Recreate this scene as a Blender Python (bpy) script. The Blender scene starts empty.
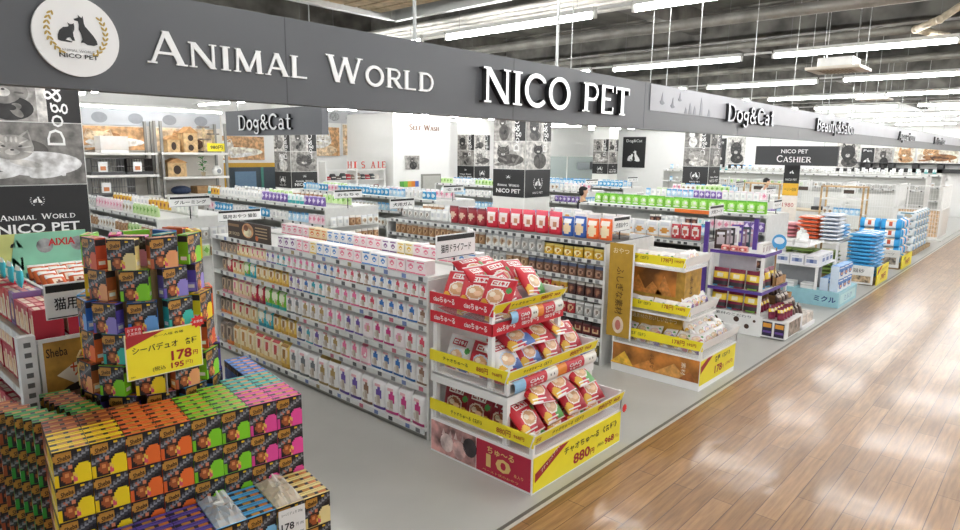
EXPOSURE, LAMP, WORLD = 2.15, 14.0, .28
import bpy, math, random
from mathutils import Vector, Matrix, Euler
R = random.Random(7)
PI = math.pi
SC = bpy.context.scene
COL = SC.collection

# ---------------------------------------------------------------- materials
def lin(c):
    c = c.lstrip('#')
    v = [int(c[i:i+2], 16)/255 for i in (0, 2, 4)]
    return [x/12.92 if x <= .04045 else ((x+.055)/1.055)**2.4 for x in v]
MATS = {}
def M(c, rough=.5, metal=0., noise=.06, emit=0., scale=14., coat=0., alpha=1., trans=0.):
    key = (c, rough, metal, noise, emit, scale, coat, alpha, trans)
    if key in MATS: return MATS[key]
    m = bpy.data.materials.new('surface_' + c.lstrip('#')); m.use_nodes = True
    nt = m.node_tree; b = nt.nodes['Principled BSDF']
    rgb = lin(c)
    tc = nt.nodes.new('ShaderNodeTexCoord'); n = nt.nodes.new('ShaderNodeTexNoise')
    n.inputs['Scale'].default_value = scale; n.inputs['Detail'].default_value = 3
    nt.links.new(tc.outputs['Object'], n.inputs['Vector'])
    mx = nt.nodes.new('ShaderNodeMix'); mx.data_type = 'RGBA'
    if noise >= .1:                                        # stronger mottling for printed pictures, concrete and wood
        mr = nt.nodes.new('ShaderNodeMapRange'); mr.inputs['From Min'].default_value = .34; mr.inputs['From Max'].default_value = .66
        nt.links.new(n.outputs['Fac'], mr.inputs['Value']); nt.links.new(mr.outputs['Result'], mx.inputs['Factor'])
    else: nt.links.new(n.outputs['Fac'], mx.inputs['Factor'])
    mx.inputs['A'].default_value = [max(0, x*(1-noise*2)) for x in rgb] + [1]
    mx.inputs['B'].default_value = [min(1, x*(1+noise*2)) for x in rgb] + [1]
    nt.links.new(mx.outputs['Result'], b.inputs['Base Color'])
    b.inputs['Roughness'].default_value = rough; b.inputs['Metallic'].default_value = metal
    if coat: b.inputs['Coat Weight'].default_value = coat
    if trans:
        b.inputs['Transmission Weight'].default_value = trans; b.inputs['IOR'].default_value = 1.1
    if alpha < 1: b.inputs['Alpha'].default_value = alpha
    if emit:
        nt.links.new(mx.outputs['Result'], b.inputs['Emission Color'])
        b.inputs['Emission Strength'].default_value = emit
    MATS[key] = m
    return m
PK = dict(rough=.42, noise=.05)                       # printed packaging
def P(c): return M(c, **PK)
WHITE = M('#f1f1ee', .45, noise=.02); STEEL = M('#b9bbb8', .35, .6, .05)
BLACK = M('#1b1b1c', .5); DARKM = M('#2a2b2c', .5)
CLEAR = M('#f4f8f8', .05, alpha=.1, noise=.01)
YEL = M('#f6e52c', .45, noise=.02); RED = M('#d0222e', .45, noise=.04)

# ---------------------------------------------------------------- text
DG = None
TXT = {}
def text_geo(s, bold=0.):
    k = (s, bold)
    if k in TXT: return TXT[k]
    cu = bpy.data.curves.new('t', 'FONT'); cu.body = s; cu.size = 1; cu.resolution_u = 2; cu.offset = bold
    ob = bpy.data.objects.new('t', cu); COL.objects.link(ob)
    me = bpy.data.meshes.new_from_object(ob.evaluated_get(bpy.context.evaluated_depsgraph_get()))
    v = [tuple(p.co[:2]) for p in me.vertices]; f = [tuple(p.vertices) for p in me.polygons]
    bpy.data.objects.remove(ob); bpy.data.curves.remove(cu); bpy.data.meshes.remove(me)
    if not v: v = [(0, 0), (1, 0), (1, 1)]; f = [(0, 1, 2)]
    x0 = min(p[0] for p in v); x1 = max(p[0] for p in v); y0 = min(p[1] for p in v); y1 = max(p[1] for p in v)
    TXT[k] = ([((p[0]-x0)/(x1-x0 or 1)-.5, (p[1]-y0)/(y1-y0 or 1)-.5) for p in v], f, (x1-x0)/(y1-y0 or 1))
    return TXT[k]

# stroke letters with slab serifs, unit height; each glyph = (width, strokes, serifs)
def arc(cx, cy, rx, ry, a0, a1, n=14):
    return [(cx+rx*math.cos(math.radians(a0+(a1-a0)*i/n)), cy+ry*math.sin(math.radians(a0+(a1-a0)*i/n))) for i in range(n+1)]
GL = {
 'A': (.95, [([(.1,0),(.46,1)],.09), ([(.46,1),(.85,0)],.17), ([(.25,.33),(.72,.33)],.08)], [(.1,0,.24),(.85,0,.3)]),
 'N': (1.0, [([(.13,0),(.13,1)],.09), ([(.13,1),(.85,0)],.17), ([(.85,0),(.85,1)],.09)], [(.13,0,.26),(.1,1,.24),(.85,1,.26)]),
 'I': (.4, [([(.2,0),(.2,1)],.17)], [(.2,0,.36),(.2,1,.36)]),
 'M': (1.15, [([(.13,0),(.17,1)],.09), ([(.17,1),(.57,.05)],.16), ([(.57,.05),(.96,1)],.09), ([(.96,1),(1.0,0)],.17)], [(.13,0,.26),(1.,0,.3),(.15,1,.2),(.98,1,.2)]),
 'L': (.8, [([(.17,0),(.17,1)],.17), ([(.1,.04),(.72,.04)],.08)], [(.17,1,.34),(.17,0,.3)]),
 'W': (1.4, [([(.12,1),(.4,0)],.17), ([(.4,0),(.7,.95)],.09), ([(.7,.95),(.98,0)],.17), ([(.98,0),(1.28,1)],.09)], [(.12,1,.32),(1.28,1,.26),(.7,.97,.2)]),
 'O': (1.05, [(arc(.52,.5,.42,.46,0,360,28),.14)], []),
 'C': (.98, [(arc(.54,.5,.43,.46,42,318,24),.14)], [(.87,.82,.1)]),
 'D': (1.0, [([(.17,0),(.17,1)],.17), ([(.1,.96),(.45,.96)]+arc(.45,.5,.42,.46,90,-90,16)+[(.1,.04)],.11)], [(.12,0,.22),(.12,1,.22)]),
 'R': (.92, [([(.17,0),(.17,1)],.17), ([(.1,.96),(.5,.96)]+arc(.5,.72,.25,.24,90,-90,12)+[(.17,.48)],.1), ([(.46,.48),(.82,0)],.17)], [(.17,0,.34),(.12,1,.22),(.84,0,.2)]),
 'P': (.84, [([(.17,0),(.17,1)],.17), ([(.1,.96),(.48,.96)]+arc(.48,.7,.27,.26,90,-90,12)+[(.17,.44)],.1)], [(.17,0,.36),(.12,1,.22)]),
 'E': (.8, [([(.17,0),(.17,1)],.17), ([(.1,.96),(.7,.96)],.09), ([(.1,.04),(.72,.04)],.09), ([(.17,.52),(.58,.52)],.09), ([(.7,.78),(.7,1)],.05), ([(.72,0),(.72,.24)],.05)], []),
 'F': (.76, [([(.17,0),(.17,1)],.17), ([(.1,.96),(.7,.96)],.09), ([(.17,.52),(.58,.52)],.09), ([(.7,.78),(.7,1)],.05)], [(.17,0,.34)]),
 'T': (.86, [([(.43,0),(.43,1)],.17), ([(.05,.96),(.81,.96)],.09), ([(.05,.76),(.05,1)],.05), ([(.81,.76),(.81,1)],.05)], [(.43,0,.36)]),
 'S': (.75, [(arc(.37,.73,.26,.23,40,270,14)+arc(.37,.26,.27,.23,90,-140,14),.13)], []),
 'H': (1.0, [([(.16,0),(.16,1)],.16), ([(.84,0),(.84,1)],.16), ([(.16,.5),(.84,.5)],.08)], [(.16,0,.32),(.16,1,.32),(.84,0,.32),(.84,1,.32)]),
 ' ': (.5, [], []),
}
GL['B'] = (.88, [([(.17,0),(.17,1)],.17), ([(.1,.96),(.46,.96)]+arc(.46,.75,.22,.21,90,-90,10)+[(.17,.54)],.1), ([(.17,.52),(.5,.52)]+arc(.5,.28,.26,.24,90,-90,10)+[(.1,.04)],.1)], [])
LG = {
 'o': (.76, [(arc(.38,.34,.29,.3,0,360,20),.15)], []), 'a': (.78, [([(.58,0),(.58,.46)],.15), (arc(.38,.46,.2,.19,0,150,8),.1), (arc(.34,.19,.21,.17,0,360,14),.12)], [(.63,0,.2)]),
 'g': (.78, [(arc(.34,.42,.23,.22,0,360,16),.13), ([(.6,.66),(.6,-.08)],.13), (arc(.37,-.08,.23,.16,0,-170,10),.11)], [(.66,.66,.2)]), 't': (.58, [([(.28,.06),(.28,.94)],.15), ([(.06,.64),(.54,.64)],.08), (arc(.42,.1,.13,.09,180,330,6),.1)], []),
 '&': (.95, [(arc(.42,.76,.19,.19,0,360,14),.11), ([(.28,.66),(.84,.02)],.16), (arc(.38,.26,.28,.24,110,330,14),.12), ([(.6,.14),(.8,.5)],.09)], [(.82,.5,.2)]), 'e': (.72, [(arc(.36,.34,.27,.3,0,318,18),.13), ([(.1,.36),(.62,.36)],.08)], []),
 'u': (.8, [([(.16,.2),(.16,.66)],.15), (arc(.37,.2,.21,.16,180,360,8),.11), ([(.6,0),(.6,.66)],.15)], [(.12,.66,.2),(.56,.66,.2),(.66,0,.18)]), 'y': (.72, [([(.1,.66),(.38,.02)],.16), ([(.26,-.26),(.64,.66)],.09)], [(.1,.66,.26),(.64,.66,.2)]),
 'l': (.4, [([(.2,0),(.2,1)],.16)], [(.2,0,.34),(.15,1,.2)]), 'n': (.82, [([(.18,0),(.18,.66)],.15), (arc(.4,.44,.22,.18,180,0,8),.11), ([(.62,0),(.62,.44)],.15)], [(.18,0,.3),(.62,0,.3)]), 'q': (.78, [(arc(.34,.35,.24,.29,0,360,16),.13), ([(.6,-.26),(.6,.66)],.15)], [(.6,-.22,.3)]),
 'r': (.58, [([(.18,0),(.18,.66)],.15), (arc(.36,.44,.17,.18,170,40,6),.12)], [(.18,0,.32)]), 'i': (.4, [([(.2,0),(.2,.66)],.15), (arc(.2,.86,.04,.04,0,360,8),.1)], [(.2,0,.34)]), 'm': (1.2, [([(.18,0),(.18,.66)],.15), (arc(.38,.44,.2,.18,180,0,8),.11), ([(.58,0),(.58,.44)],.15), (arc(.79,.44,.2,.18,180,0,8),.11), ([(.99,0),(.99,.44)],.15)], [(.18,0,.28),(.58,0,.26),(.99,0,.28)]),
}
def stroke_polys(pts, t):
    out = []
    for (x0, y0), (x1, y1) in zip(pts, pts[1:]):
        dx, dy = x1-x0, y1-y0; l = math.hypot(dx, dy)
        if l < 1e-6: continue
        if abs(dy) > abs(dx) and len(pts) == 2:      # slanted stems are cut level with the line
            h = t/2/ max(.3, abs(dy)/l)
            out.append([(x0-h, y0), (x0+h, y0), (x1+h, y1), (x1-h, y1)])
        else:
            nx, ny = -dy/l*t/2, dx/l*t/2; ex, ey = (dx/l*t*.12, dy/l*t*.12) if len(pts) > 2 else (0, 0)
            out.append([(x0-nx-ex, y0-ny-ey), (x1-nx+ex, y1-ny+ey), (x1+nx+ex, y1+ny+ey), (x0+nx-ex, y0+ny-ey)])
    return out
def serif_text(s, small=.8, gap=.06, lower=False):
    """polygons of a line of capitals, cap height 1; lower case = small capitals"""
    x = 0; out = []
    for ch in s:
        k = 1. if (ch.isupper() or ch == ' ' or lower) else small
        w, st, se = LG[ch] if lower and ch in LG else GL[ch.upper()]
        for pts, t in st:
            for q in stroke_polys(pts, t*(1 if k == 1 else 1.1)): out.append([(x+a*k, b*k) for a, b in q])
        for sx, sy, sw in se:
            y0, y1 = (0, .05) if sy < .5 else (sy-.05, sy)
            out.append([(x+(sx-sw/2)*k, y0*k), (x+(sx+sw/2)*k, y0*k), (x+(sx+sw/2)*k, y1*k), (x+(sx-sw/2)*k, y1*k)])
        x += (w+gap)*k
    W = x
    return [[(a/W-.5, b-.5) for a, b in q] for q in out], W
def area2(q): return sum(a[0]*b[1]-b[0]*a[1] for a, b in zip(q, q[1:]+q[:1]))

# ---------------------------------------------------------------- mesh builder
LOC = {}                                               # object -> world position of its origin
class MB:
    def __init__(s): s.v = []; s.f = []; s.m = []; s.mats = []; s.sm = False
    def mi(s, m):
        if m not in s.mats: s.mats.append(m)
        return s.mats.index(m)
    def add(s, v, f, m):
        o = len(s.v); s.v += [tuple(p) for p in v]; k = s.mi(m)
        for q in f: s.f.append([i+o for i in q]); s.m.append(k)
        return s
    def box(s, x0, x1, y0, y1, z0, z1, m):
        v = [(x, y, z) for z in (z0, z1) for y in (y0, y1) for x in (x0, x1)]
        return s.add(v, [(0,2,3,1),(4,5,7,6),(0,1,5,4),(2,6,7,3),(0,4,6,2),(1,3,7,5)], m)
    def cbox(s, c, sz, m): return s.box(c[0]-sz[0]/2, c[0]+sz[0]/2, c[1]-sz[1]/2, c[1]+sz[1]/2, c[2]-sz[2]/2, c[2]+sz[2]/2, m)
    def obox(s, fr, w, h, d, m, x=0, y=0, off=0):
        """box on a frame: centre (x, y) in it, w by h, standing d out of it"""
        return s.prism([(x-w/2, y-h/2), (x+w/2, y-h/2), (x+w/2, y+h/2), (x-w/2, y+h/2)], fr, m, d, off)
    def prism(s, q, fr, m, d=.002, off=0, side=None):
        o, r, u, n = fr
        if area2(q) < 0: q = q[::-1]
        k = len(q)
        v = [o+r*a+u*b+n*off for a, b in q] + [o+r*a+u*b+n*(off+d) for a, b in q]
        s.add(v, [tuple(range(k, 2*k))], m)
        return s.add(v, [tuple(range(k))[::-1]] + [(i, (i+1) % k, k+(i+1) % k, k+i) for i in range(k)], side or m)
    def ell(s, fr, cx, cy, rx, ry, m, d=.002, off=0, n=24, rot=0):
        c, sn = math.cos(rot), math.sin(rot); q = []
        for i in range(n):
            a = 2*PI*i/n; X, Y = rx*math.cos(a), ry*math.sin(a); q.append((cx+X*c-Y*sn, cy+X*sn+Y*c))
        return s.prism(q, fr, m, d, off)
    def text(s, t, fr, x, y, w, h, m, off=.0015, bold=.0, d=0.):
        v, f, asp = text_geo(t, bold); o, r, u, n = fr
        P3 = [o+r*(x+a*w)+u*(y+b*h)+n*(off+d) for a, b in v]
        s.add(P3, f, m)
        return s
    def serif(s, t, fr, x, y, w, h, m, off=.001, d=.004, side=None, small=.8, gap=.06, lower=False):
        for i, q in enumerate(serif_text(t, small, gap, lower)[0]):
            s.prism([(x+a*w, y+b*h) for a, b in q], fr, m, d+.0002*(i % 5), off, side)
        return s
    def tube(s, p0, p1, r, m, n=8, r1=None):
        p0, p1 = Vector(p0), Vector(p1); ax = (p1-p0).normalized()
        a = ax.orthogonal().normalized(); b = ax.cross(a); r1 = r if r1 is None else r1
        v = [p0+(a*math.cos(2*PI*i/n)+b*math.sin(2*PI*i/n))*r for i in range(n)] + [p1+(a*math.cos(2*PI*i/n)+b*math.sin(2*PI*i/n))*r1 for i in range(n)]
        return s.add(v, [(i, (i+1) % n, n+(i+1) % n, n+i) for i in range(n)] + [tuple(range(n))[::-1], tuple(range(n, 2*n))], m)
    def ball(s, c, rx, ry, rz, m, n=12, k=8, z0=-1.):
        v = []; f = []
        for j in range(k+1):
            t = max(-PI/2+PI*j/k, math.asin(z0))
            for i in range(n): v.append((c[0]+rx*math.cos(t)*math.cos(2*PI*i/n), c[1]+ry*math.cos(t)*math.sin(2*PI*i/n), c[2]+rz*math.sin(t)))
        for j in range(k):
            for i in range(n): f.append((j*n+i, j*n+(i+1) % n, (j+1)*n+(i+1) % n, (j+1)*n+i))
        return s.add(v, f, m)
    def mesh(s, name, org=(0, 0, 0)):
        me = bpy.data.meshes.new(name)
        me.from_pydata([(p[0]-org[0], p[1]-org[1], p[2]-org[2]) for p in s.v], [], s.f)
        for m in s.mats: me.materials.append(m)
        me.polygons.foreach_set('material_index', s.m)
        if s.sm: me.polygons.foreach_set('use_smooth', [True]*len(s.f))
        me.update(); return me
    def build(s, name, parent=None, org=None):
        """one mesh object; as a child its origin is the parent's, else org or the middle of its base"""
        if org is None:
            if parent is not None: org = LOC[parent.name]
            else:
                xs, ys, zs = zip(*s.v); org = ((min(xs)+max(xs))/2, (min(ys)+max(ys))/2, min(zs))
        o = bpy.data.objects.new(name, s.mesh(name, org)); COL.objects.link(o)
        if parent is not None: o.parent = parent; LOC[o.name] = org
        else: o.location = org; LOC[o.name] = tuple(org)
        return o
def fr(o, face):
    """frame on a face: '-Y' looks at the camera aisle, '-X' at the left, or an angle in degrees about Z from -Y"""
    o = Vector(o)
    a = {'-Y': 0, '-X': -90, '+X': 90, '+Y': 180}.get(face, face)
    m = Matrix.Rotation(math.radians(a), 3, 'Z')
    return (o, m @ Vector((1, 0, 0)), Vector((0, 0, 1)), m @ Vector((0, -1, 0)))
def tag(o, label, cat, group=None, kind=None):
    o['label'] = label; o['category'] = cat
    if group: o['group'] = group
    if kind: o['kind'] = kind
    return o
def struct(o, label=None):
    o['kind'] = 'structure'
    if label: o['label'] = label
    return o
def root(name, loc, label, cat, group=None):
    o = bpy.data.objects.new(name, None); COL.objects.link(o); o.location = loc; o.empty_display_size = .1
    LOC[o.name] = tuple(loc); return tag(o, label, cat, group)
ORD = ['first','second','third','fourth','fifth','sixth','seventh','eighth','ninth','tenth','eleventh','twelfth','thirteenth','fourteenth','fifteenth','sixteenth','seventeenth','eighteenth','nineteenth','twentieth']
TEN = ['twentieth','thirtieth','fortieth','fiftieth','sixtieth','seventieth']
def nth(i):
    if i < 20: return ORD[i]
    t, u = divmod(i+1, 10)
    return TEN[t-2] if u == 0 else ['twenty','thirty','forty','fifty','sixty','seventy'][t-2]+'-'+ORD[u-1]

# ---------------------------------------------------------------- packages
PROF = {
 'stand': lambda v: 1-.25*v if v < .7 else max(.03, (.825)*(1-(v-.7)/.24)),
 'bag':   lambda v: .93+.07*math.sin(PI*min(v/.75, 1)) if v < .75 else max(.06, .93*(1-(v-.75)/.2)),
 'pillow': lambda v: max(.03, math.sin(PI*min(1, max(0, (v-.05)/.9)))**.6),
 'sack':  lambda v: max(.12, math.sin(PI*min(1, max(0, (v-.02)/.96)))**.35),
 'flat':  lambda v: .04 if v > .8 else max(.06, math.sin(PI*max(0, min(1, v/.8)))**.6),
 'box':   lambda v: 1.,
}
EDGE = {'stand': lambda u: (1-.8*abs(u)**3), 'bag': lambda u: 1-.18*abs(u)**6, 'pillow': lambda u: max(.04, 1-abs(u)**4)**.5,
        'sack': lambda u: max(.15, 1-abs(u)**5)**.4, 'flat': lambda u: max(.05, 1-abs(u)**3)**.5, 'box': lambda u: 1.}
def hit(layers, u, v):
    c = None
    for L in layers:
        k = L[0]
        if k == 'band' and L[1] <= v <= L[2]: c = L[3]
        elif k == 'rect' and L[1] <= u <= L[2] and L[3] <= v <= L[4]: c = L[5]
        elif k == 'ell' and ((u-L[1])/L[3])**2+((v-L[2])/L[4])**2 <= 1: c = L[5]
        elif k == 'diag' and L[1] <= v+u*L[3] <= L[2]: c = L[4]
    return c
def pack(name, w, d, h, base, layers=(), style='bag', nx=8, nz=10, side=None, top=None, extra=None, waist=0., text=None):
    mb = MB(); pr, ed = PROF[style], EDGE[style]
    bm = P(base); sd = P(side) if side else bm; tp = P(top) if top else sd
    V = []; n2 = 2*(nx+1)
    for j in range(nz+1):
        v = j/nz; ws = 1-waist*math.sin(PI*v)
        ring = []
        for i in range(nx+1):
            u = 2*i/nx-1; ring.append((u*w/2*ws, -max(.002, d*pr(v)*ed(u))/2, v*h))
        for i in range(nx, -1, -1):
            u = 2*i/nx-1; ring.append((u*w/2*ws, max(.002, d*pr(v)*ed(u))/2, v*h))
        V += ring
    mb.v = V
    for j in range(nz):
        for i in range(n2):
            q = (j*n2+i, j*n2+(i+1) % n2, (j+1)*n2+(i+1) % n2, (j+1)*n2+i)
            if i < nx:
                c = hit(layers, 2*(i+.5)/nx-1, (j+.5)/nz); m = P(c) if c else bm
            elif i == nx or i == n2-1: m = sd
            else:
                u = 1-2*(i-nx-1+.5)/nx; c = hit([L for L in layers if L[0] == 'band'], u, (j+.5)/nz); m = P(c) if c else (sd if style == 'box' else bm)
            mb.f.append(q); mb.m.append(mb.mi(m))
    mb.f.append(list(range(n2))[::-1]); mb.m.append(mb.mi(bm))
    mb.f.append([nz*n2+i for i in range(n2)]); mb.m.append(mb.mi(tp))
    if extra: extra(mb, w, d, h)
    if text:
        for t, x, z, tw, th, c in text: mb.text(t, fr((0, -d/2, 0), '-Y'), x, z, tw, th, P(c), off=.0012, bold=.01)
    mb.sm = False
    me = mb.mesh(name)
    if style != 'box': me.polygons.foreach_set('use_smooth', [True]*len(me.polygons))
    me['size'] = (w, d, h)
    return me
def place(me, name, loc, yaw, label, cat, group, lean=0., roll=0.):
    o = bpy.data.objects.new(name, me); COL.objects.link(o)
    o.location = loc; o.rotation_euler = (-math.radians(lean), math.radians(roll), math.radians(yaw))
    LOC[o.name] = tuple(loc)
    return tag(o, label, cat, group)
YAW = {'-Y': 0, '-X': -90, '+X': 90}
def row(specs, face, x, y, z, step, look_of, where, cat, group, name, start=0, jitter=.004, end='near end', gap=1.04, ylim=1e9):
    """packages side by side along Y (face -X, from the aisle end inwards) or along X (face -Y, from the left)"""
    t = 0; n = start
    for key, cnt in specs:
        for _ in range(cnt):
            me, look = PKG[key]; w = me['size'][0]
            s = max(step, w*gap) if step else w*gap
            if face == '-X' and y+t+s > ylim: return n
            if face == '-X': loc = (x+R.uniform(0, jitter)+me['size'][1]/2, y+t+s/2, z+.001)
            else: loc = (x+t+s/2, y+R.uniform(0, jitter)+me['size'][1]/2, z+.001)
            ob = place(me, name, loc, YAW[face]+R.uniform(-4, 4)*(jitter > 0), '%s %s, %s from %s' % (look, where, nth(n), end), cat, group)
            k_ = R.uniform(.94, 1.03); ob.scale = (min(k_, 1), 1, k_); t += s; n += 1
    return n
PKG = {}
def K(key, look, me): PKG[key] = (me, look)
# ================================================================= camera
f_, p_, th_, ro_, H_ = 643.7, .17415, .83259, .01284, 2.5
fw = Vector((math.sin(th_)*math.cos(p_), math.cos(th_)*math.cos(p_), -math.sin(p_)))
rt0 = Vector((math.cos(th_), -math.sin(th_), 0)); up0 = rt0.cross(fw)
rt = rt0*math.cos(ro_)+up0*math.sin(ro_); up = -rt0*math.sin(ro_)+up0*math.cos(ro_)
cd = bpy.data.cameras.new('camera'); cd.sensor_width = 36; cd.lens = f_*36/960; cd.clip_end = 200; cd.clip_start = .05
cam = bpy.data.objects.new('camera', cd); COL.objects.link(cam)
mw = Matrix((rt, up, -fw)).transposed().to_4x4(); mw.translation = (0, 0, H_); cam.matrix_world = mw
SC.camera = cam
vs = SC.view_settings; vs.view_transform = 'Standard'; vs.look = 'None'; vs.gamma = 1; vs.exposure = EXPOSURE; vs.use_curve_mapping = False
SC.cycles.use_denoising = True; SC.cycles.max_bounces = 6; SC.cycles.diffuse_bounces = 3; SC.cycles.glossy_bounces = 3; SC.cycles.transparent_max_bounces = 12
SC.cycles.sample_clamp_indirect = 6
w = bpy.data.worlds.new('world'); SC.world = w; w.use_nodes = True
w.node_tree.nodes['Background'].inputs['Color'].default_value = (.93, .97, 1, 1); w.node_tree.nodes['Background'].inputs['Strength'].default_value = WORLD

# ================================================================= floor
def node(nt, t, **k):
    n = nt.nodes.new(t)
    for a, b in k.items():
        if a in n.inputs.keys(): n.inputs[a].default_value = b
        else: setattr(n, a, b)
    return n
def wood_floor():
    m = bpy.data.materials.new('wood_plank_vinyl'); m.use_nodes = True; nt = m.node_tree; b = nt.nodes['Principled BSDF']; L = nt.links.new
    tc = node(nt, 'ShaderNodeTexCoord')
    br = node(nt, 'ShaderNodeTexBrick'); br.offset = .37; br.offset_frequency = 2
    for k, v in {'Scale': 1., 'Brick Width': 1.22, 'Row Height': .152, 'Mortar Size': .0035, 'Mortar Smooth': .3, 'Bias': 0., 'Color1': lin('#b58a5a')+[1], 'Color2': lin('#9c7344')+[1], 'Mortar': lin('#6c4e2e')+[1]}.items(): br.inputs[k].default_value = v
    L(tc.outputs['Object'], br.inputs['Vector'])
    mp = node(nt, 'ShaderNodeMapping'); mp.inputs['Scale'].default_value = (1.3, 16, 1); L(tc.outputs['Object'], mp.inputs['Vector'])
    n1 = node(nt, 'ShaderNodeTexNoise', Scale=2.2, Detail=6.); L(mp.outputs[0], n1.inputs['Vector'])
    n2 = node(nt, 'ShaderNodeTexNoise', Scale=1.1, Detail=3.); L(tc.outputs['Object'], n2.inputs['Vector'])
    cr = node(nt, 'ShaderNodeValToRGB'); cr.color_ramp.elements[0].position = .3; cr.color_ramp.elements[1].position = .75
    cr.color_ramp.elements[0].color = (.5, .44, .38, 1); cr.color_ramp.elements[1].color = (1.15, 1.1, 1.05, 1); L(n1.outputs['Fac'], cr.inputs['Fac'])
    mx = node(nt, 'ShaderNodeMix', data_type='RGBA', blend_type='MULTIPLY'); mx.inputs['Factor'].default_value = .75
    L(br.outputs['Color'], mx.inputs['A']); L(cr.outputs['Color'], mx.inputs['B']); L(mx.outputs['Result'], b.inputs['Base Color'])
    b.inputs['Roughness'].default_value = .34; b.inputs['Specular IOR Level'].default_value = .35
    b.inputs['Coat Weight'].default_value = .3; b.inputs['Coat Roughness'].default_value = .12
    mp2 = node(nt, 'ShaderNodeMapping'); mp2.inputs['Scale'].default_value = (1.1, 1.8, 1); L(tc.outputs['Object'], mp2.inputs['Vector'])
    n3 = node(nt, 'ShaderNodeTexNoise', Scale=2.3, Detail=2.); L(mp2.outputs[0], n3.inputs['Vector'])
    bp = node(nt, 'ShaderNodeBump', Strength=.075, Distance=.05); L(n3.outputs['Fac'], bp.inputs['Height'])
    bp2 = node(nt, 'ShaderNodeBump', Strength=.12, Distance=.003); bp2.invert = True; L(br.outputs['Fac'], bp2.inputs['Height']); L(bp.outputs['Normal'], bp2.inputs['Normal'])
    L(bp2.outputs['Normal'], b.inputs['Normal']); L(bp.outputs['Normal'], b.inputs['Coat Normal'])
    return m
GREY_FLOOR = M('#bfbeb8', .42, noise=.06, scale=1.6)
struct(MB().box(-8, 34, 2.56, 22, -.1, 0, GREY_FLOOR).build('floor', org=(0, 0, 0)), 'pale grey vinyl floor of the pet shop')
struct(MB().box(-8, 44, -14, 2.5, -.1, 0, wood_floor()).build('floor_aisle', org=(0, 0, 0)), 'glossy wood-plank floor of the main aisle')
struct(MB().box(-8, 44, 2.5, 2.53, -.1, .002, M('#c9c4b8', .4)).box(-8, 44, 2.53, 2.56, -.1, .003, M('#73726a', .35, .3)).build('trim_1', org=(0, 0, 0)), 'narrow metal strip between grey and wood floors')

# ================================================================= walls
WALLM = M('#f3f3f0', .6, noise=.01, scale=3)
struct(MB().box(-8, 34, 22, 22.2, 0, 4.9, WALLM).build('wall_back', org=(0, 0, 0)))
struct(MB().box(34, 34.2, -14, 22, 0, 4.9, WALLM).build('wall_right', org=(0, 0, 0)))
struct(MB().box(2.6, 7.3, 14.9, 15.05, 0, 3.3, M('#d9d4cb', .6, noise=.03)).build('wall_left', org=(0, 0, 0)))
struct(MB().box(15.95, 18.95, 19, 19.1, 0, 3.9, WALLM).box(16.0, 16.1, 19.1, 22, 0, 3.9, WALLM).build('wall_wash_room', org=(0, 0, 0)))

# ================================================================= ceiling
CEILM = M('#55534c', .9, noise=.3, scale=1.3)
struct(MB().box(-8, 44, -14, 22.2, 4.9, 5., CEILM).build('ceiling', org=(0, 0, 0)))
BEAMM = M('#5d5b55', .8, noise=.25, scale=2.5)
mb = MB()
for X in (3.4, 7.5, 11.2, 14.8, 18.4, 22, 25.6):
    mb.box(X-.15, X+.15, -14, 22, 4.87, 4.9, BEAMM).box(X-.02, X+.02, -14, 22, 4.4, 4.88, BEAMM).box(X-.15, X+.15, -14, 22, 4.37, 4.4, BEAMM)
struct(mb.build('ceiling_beam', org=(0, 0, 0)))
mb = MB()
for Y in (-4, .6, 5.1, 9.6, 14):
    mb.box(-8, 34, Y-.12, Y+.12, 4.55, 4.9, BEAMM)
struct(mb.build('ceiling_girder', org=(0, 0, 0)))
PIPE = M('#8e8c85', .5, .2, .12, scale=4); PIPED = M('#6a6861', .6, .2, .15, scale=4)
def pipe(name, pts, r, m, label, cat='pipe', group=None, org=None):
    mb = MB(); mb.sm = True
    for a, b in zip(pts, pts[1:]): mb.tube(a, b, r, m, 10)
    for p in pts[1:-1]: mb.ball(p, r*1.15, r*1.15, r*1.15, m)
    return tag(mb.build(name), label, cat, group)
for i, (x, r) in enumerate([(5.72, .035), (5.92, .035), (6.12, .035), (6.34, .045)]):
    pipe('conduit', [(x, -6, 4.05), (x, 14, 4.05)], r, M('#b3b1aa', .45, .3, .1, scale=5), 'grey ceiling conduit, %s from the left of the bundle above the big white letters' % nth(i), 'pipe', 'conduits over the fascia')
pipe('pipe', [(8.2, -6, 4.15), (8.2, 16, 4.15)], .07, PIPE, 'thick grey pipe right of the conduit bundle under the ceiling')
pipe('pipe', [(10.6, -6, 4.2), (10.6, 16, 4.2)], .06, PIPED, 'grey pipe hung above the white air conditioner')
pipe('pipe', [(14.1, -8, 4.25), (14.1, 12, 4.25)], .06, PIPED, 'grey pipe hung far down the aisle ceiling')
BEIGE = M('#b7ab94', .6, noise=.1)
pipe('sprinkler_pipe', [(9.3, .8, 4.85), (9.3, .8, 4.45), (8.9, 1.3, 4.0), (9.1, 1.55, 3.95), (9.5, 1.3, 3.9), (9.5, 1.75, 3.86)], .04, BEIGE, 'beige elbowed sprinkler pipe near the right of the ceiling')
tag(MB().ball((5.85, 3.15, 3.95), .05, .05, .05, RED).tube((5.85, 3.15, 3.97), (5.85, 3.15, 4.05), .02, RED).build('fire_detector'), 'small red device hung under the ceiling conduits', 'detector')
tag(MB().ball((7.0, 1.2, 3.98), .05, .05, .05, RED).tube((7.0, 1.2, 3.97), (7.0, 1.2, 4.1), .02, RED).build('fire_detector'), 'small red device at the top edge beside the beige pipe', 'detector')
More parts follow.
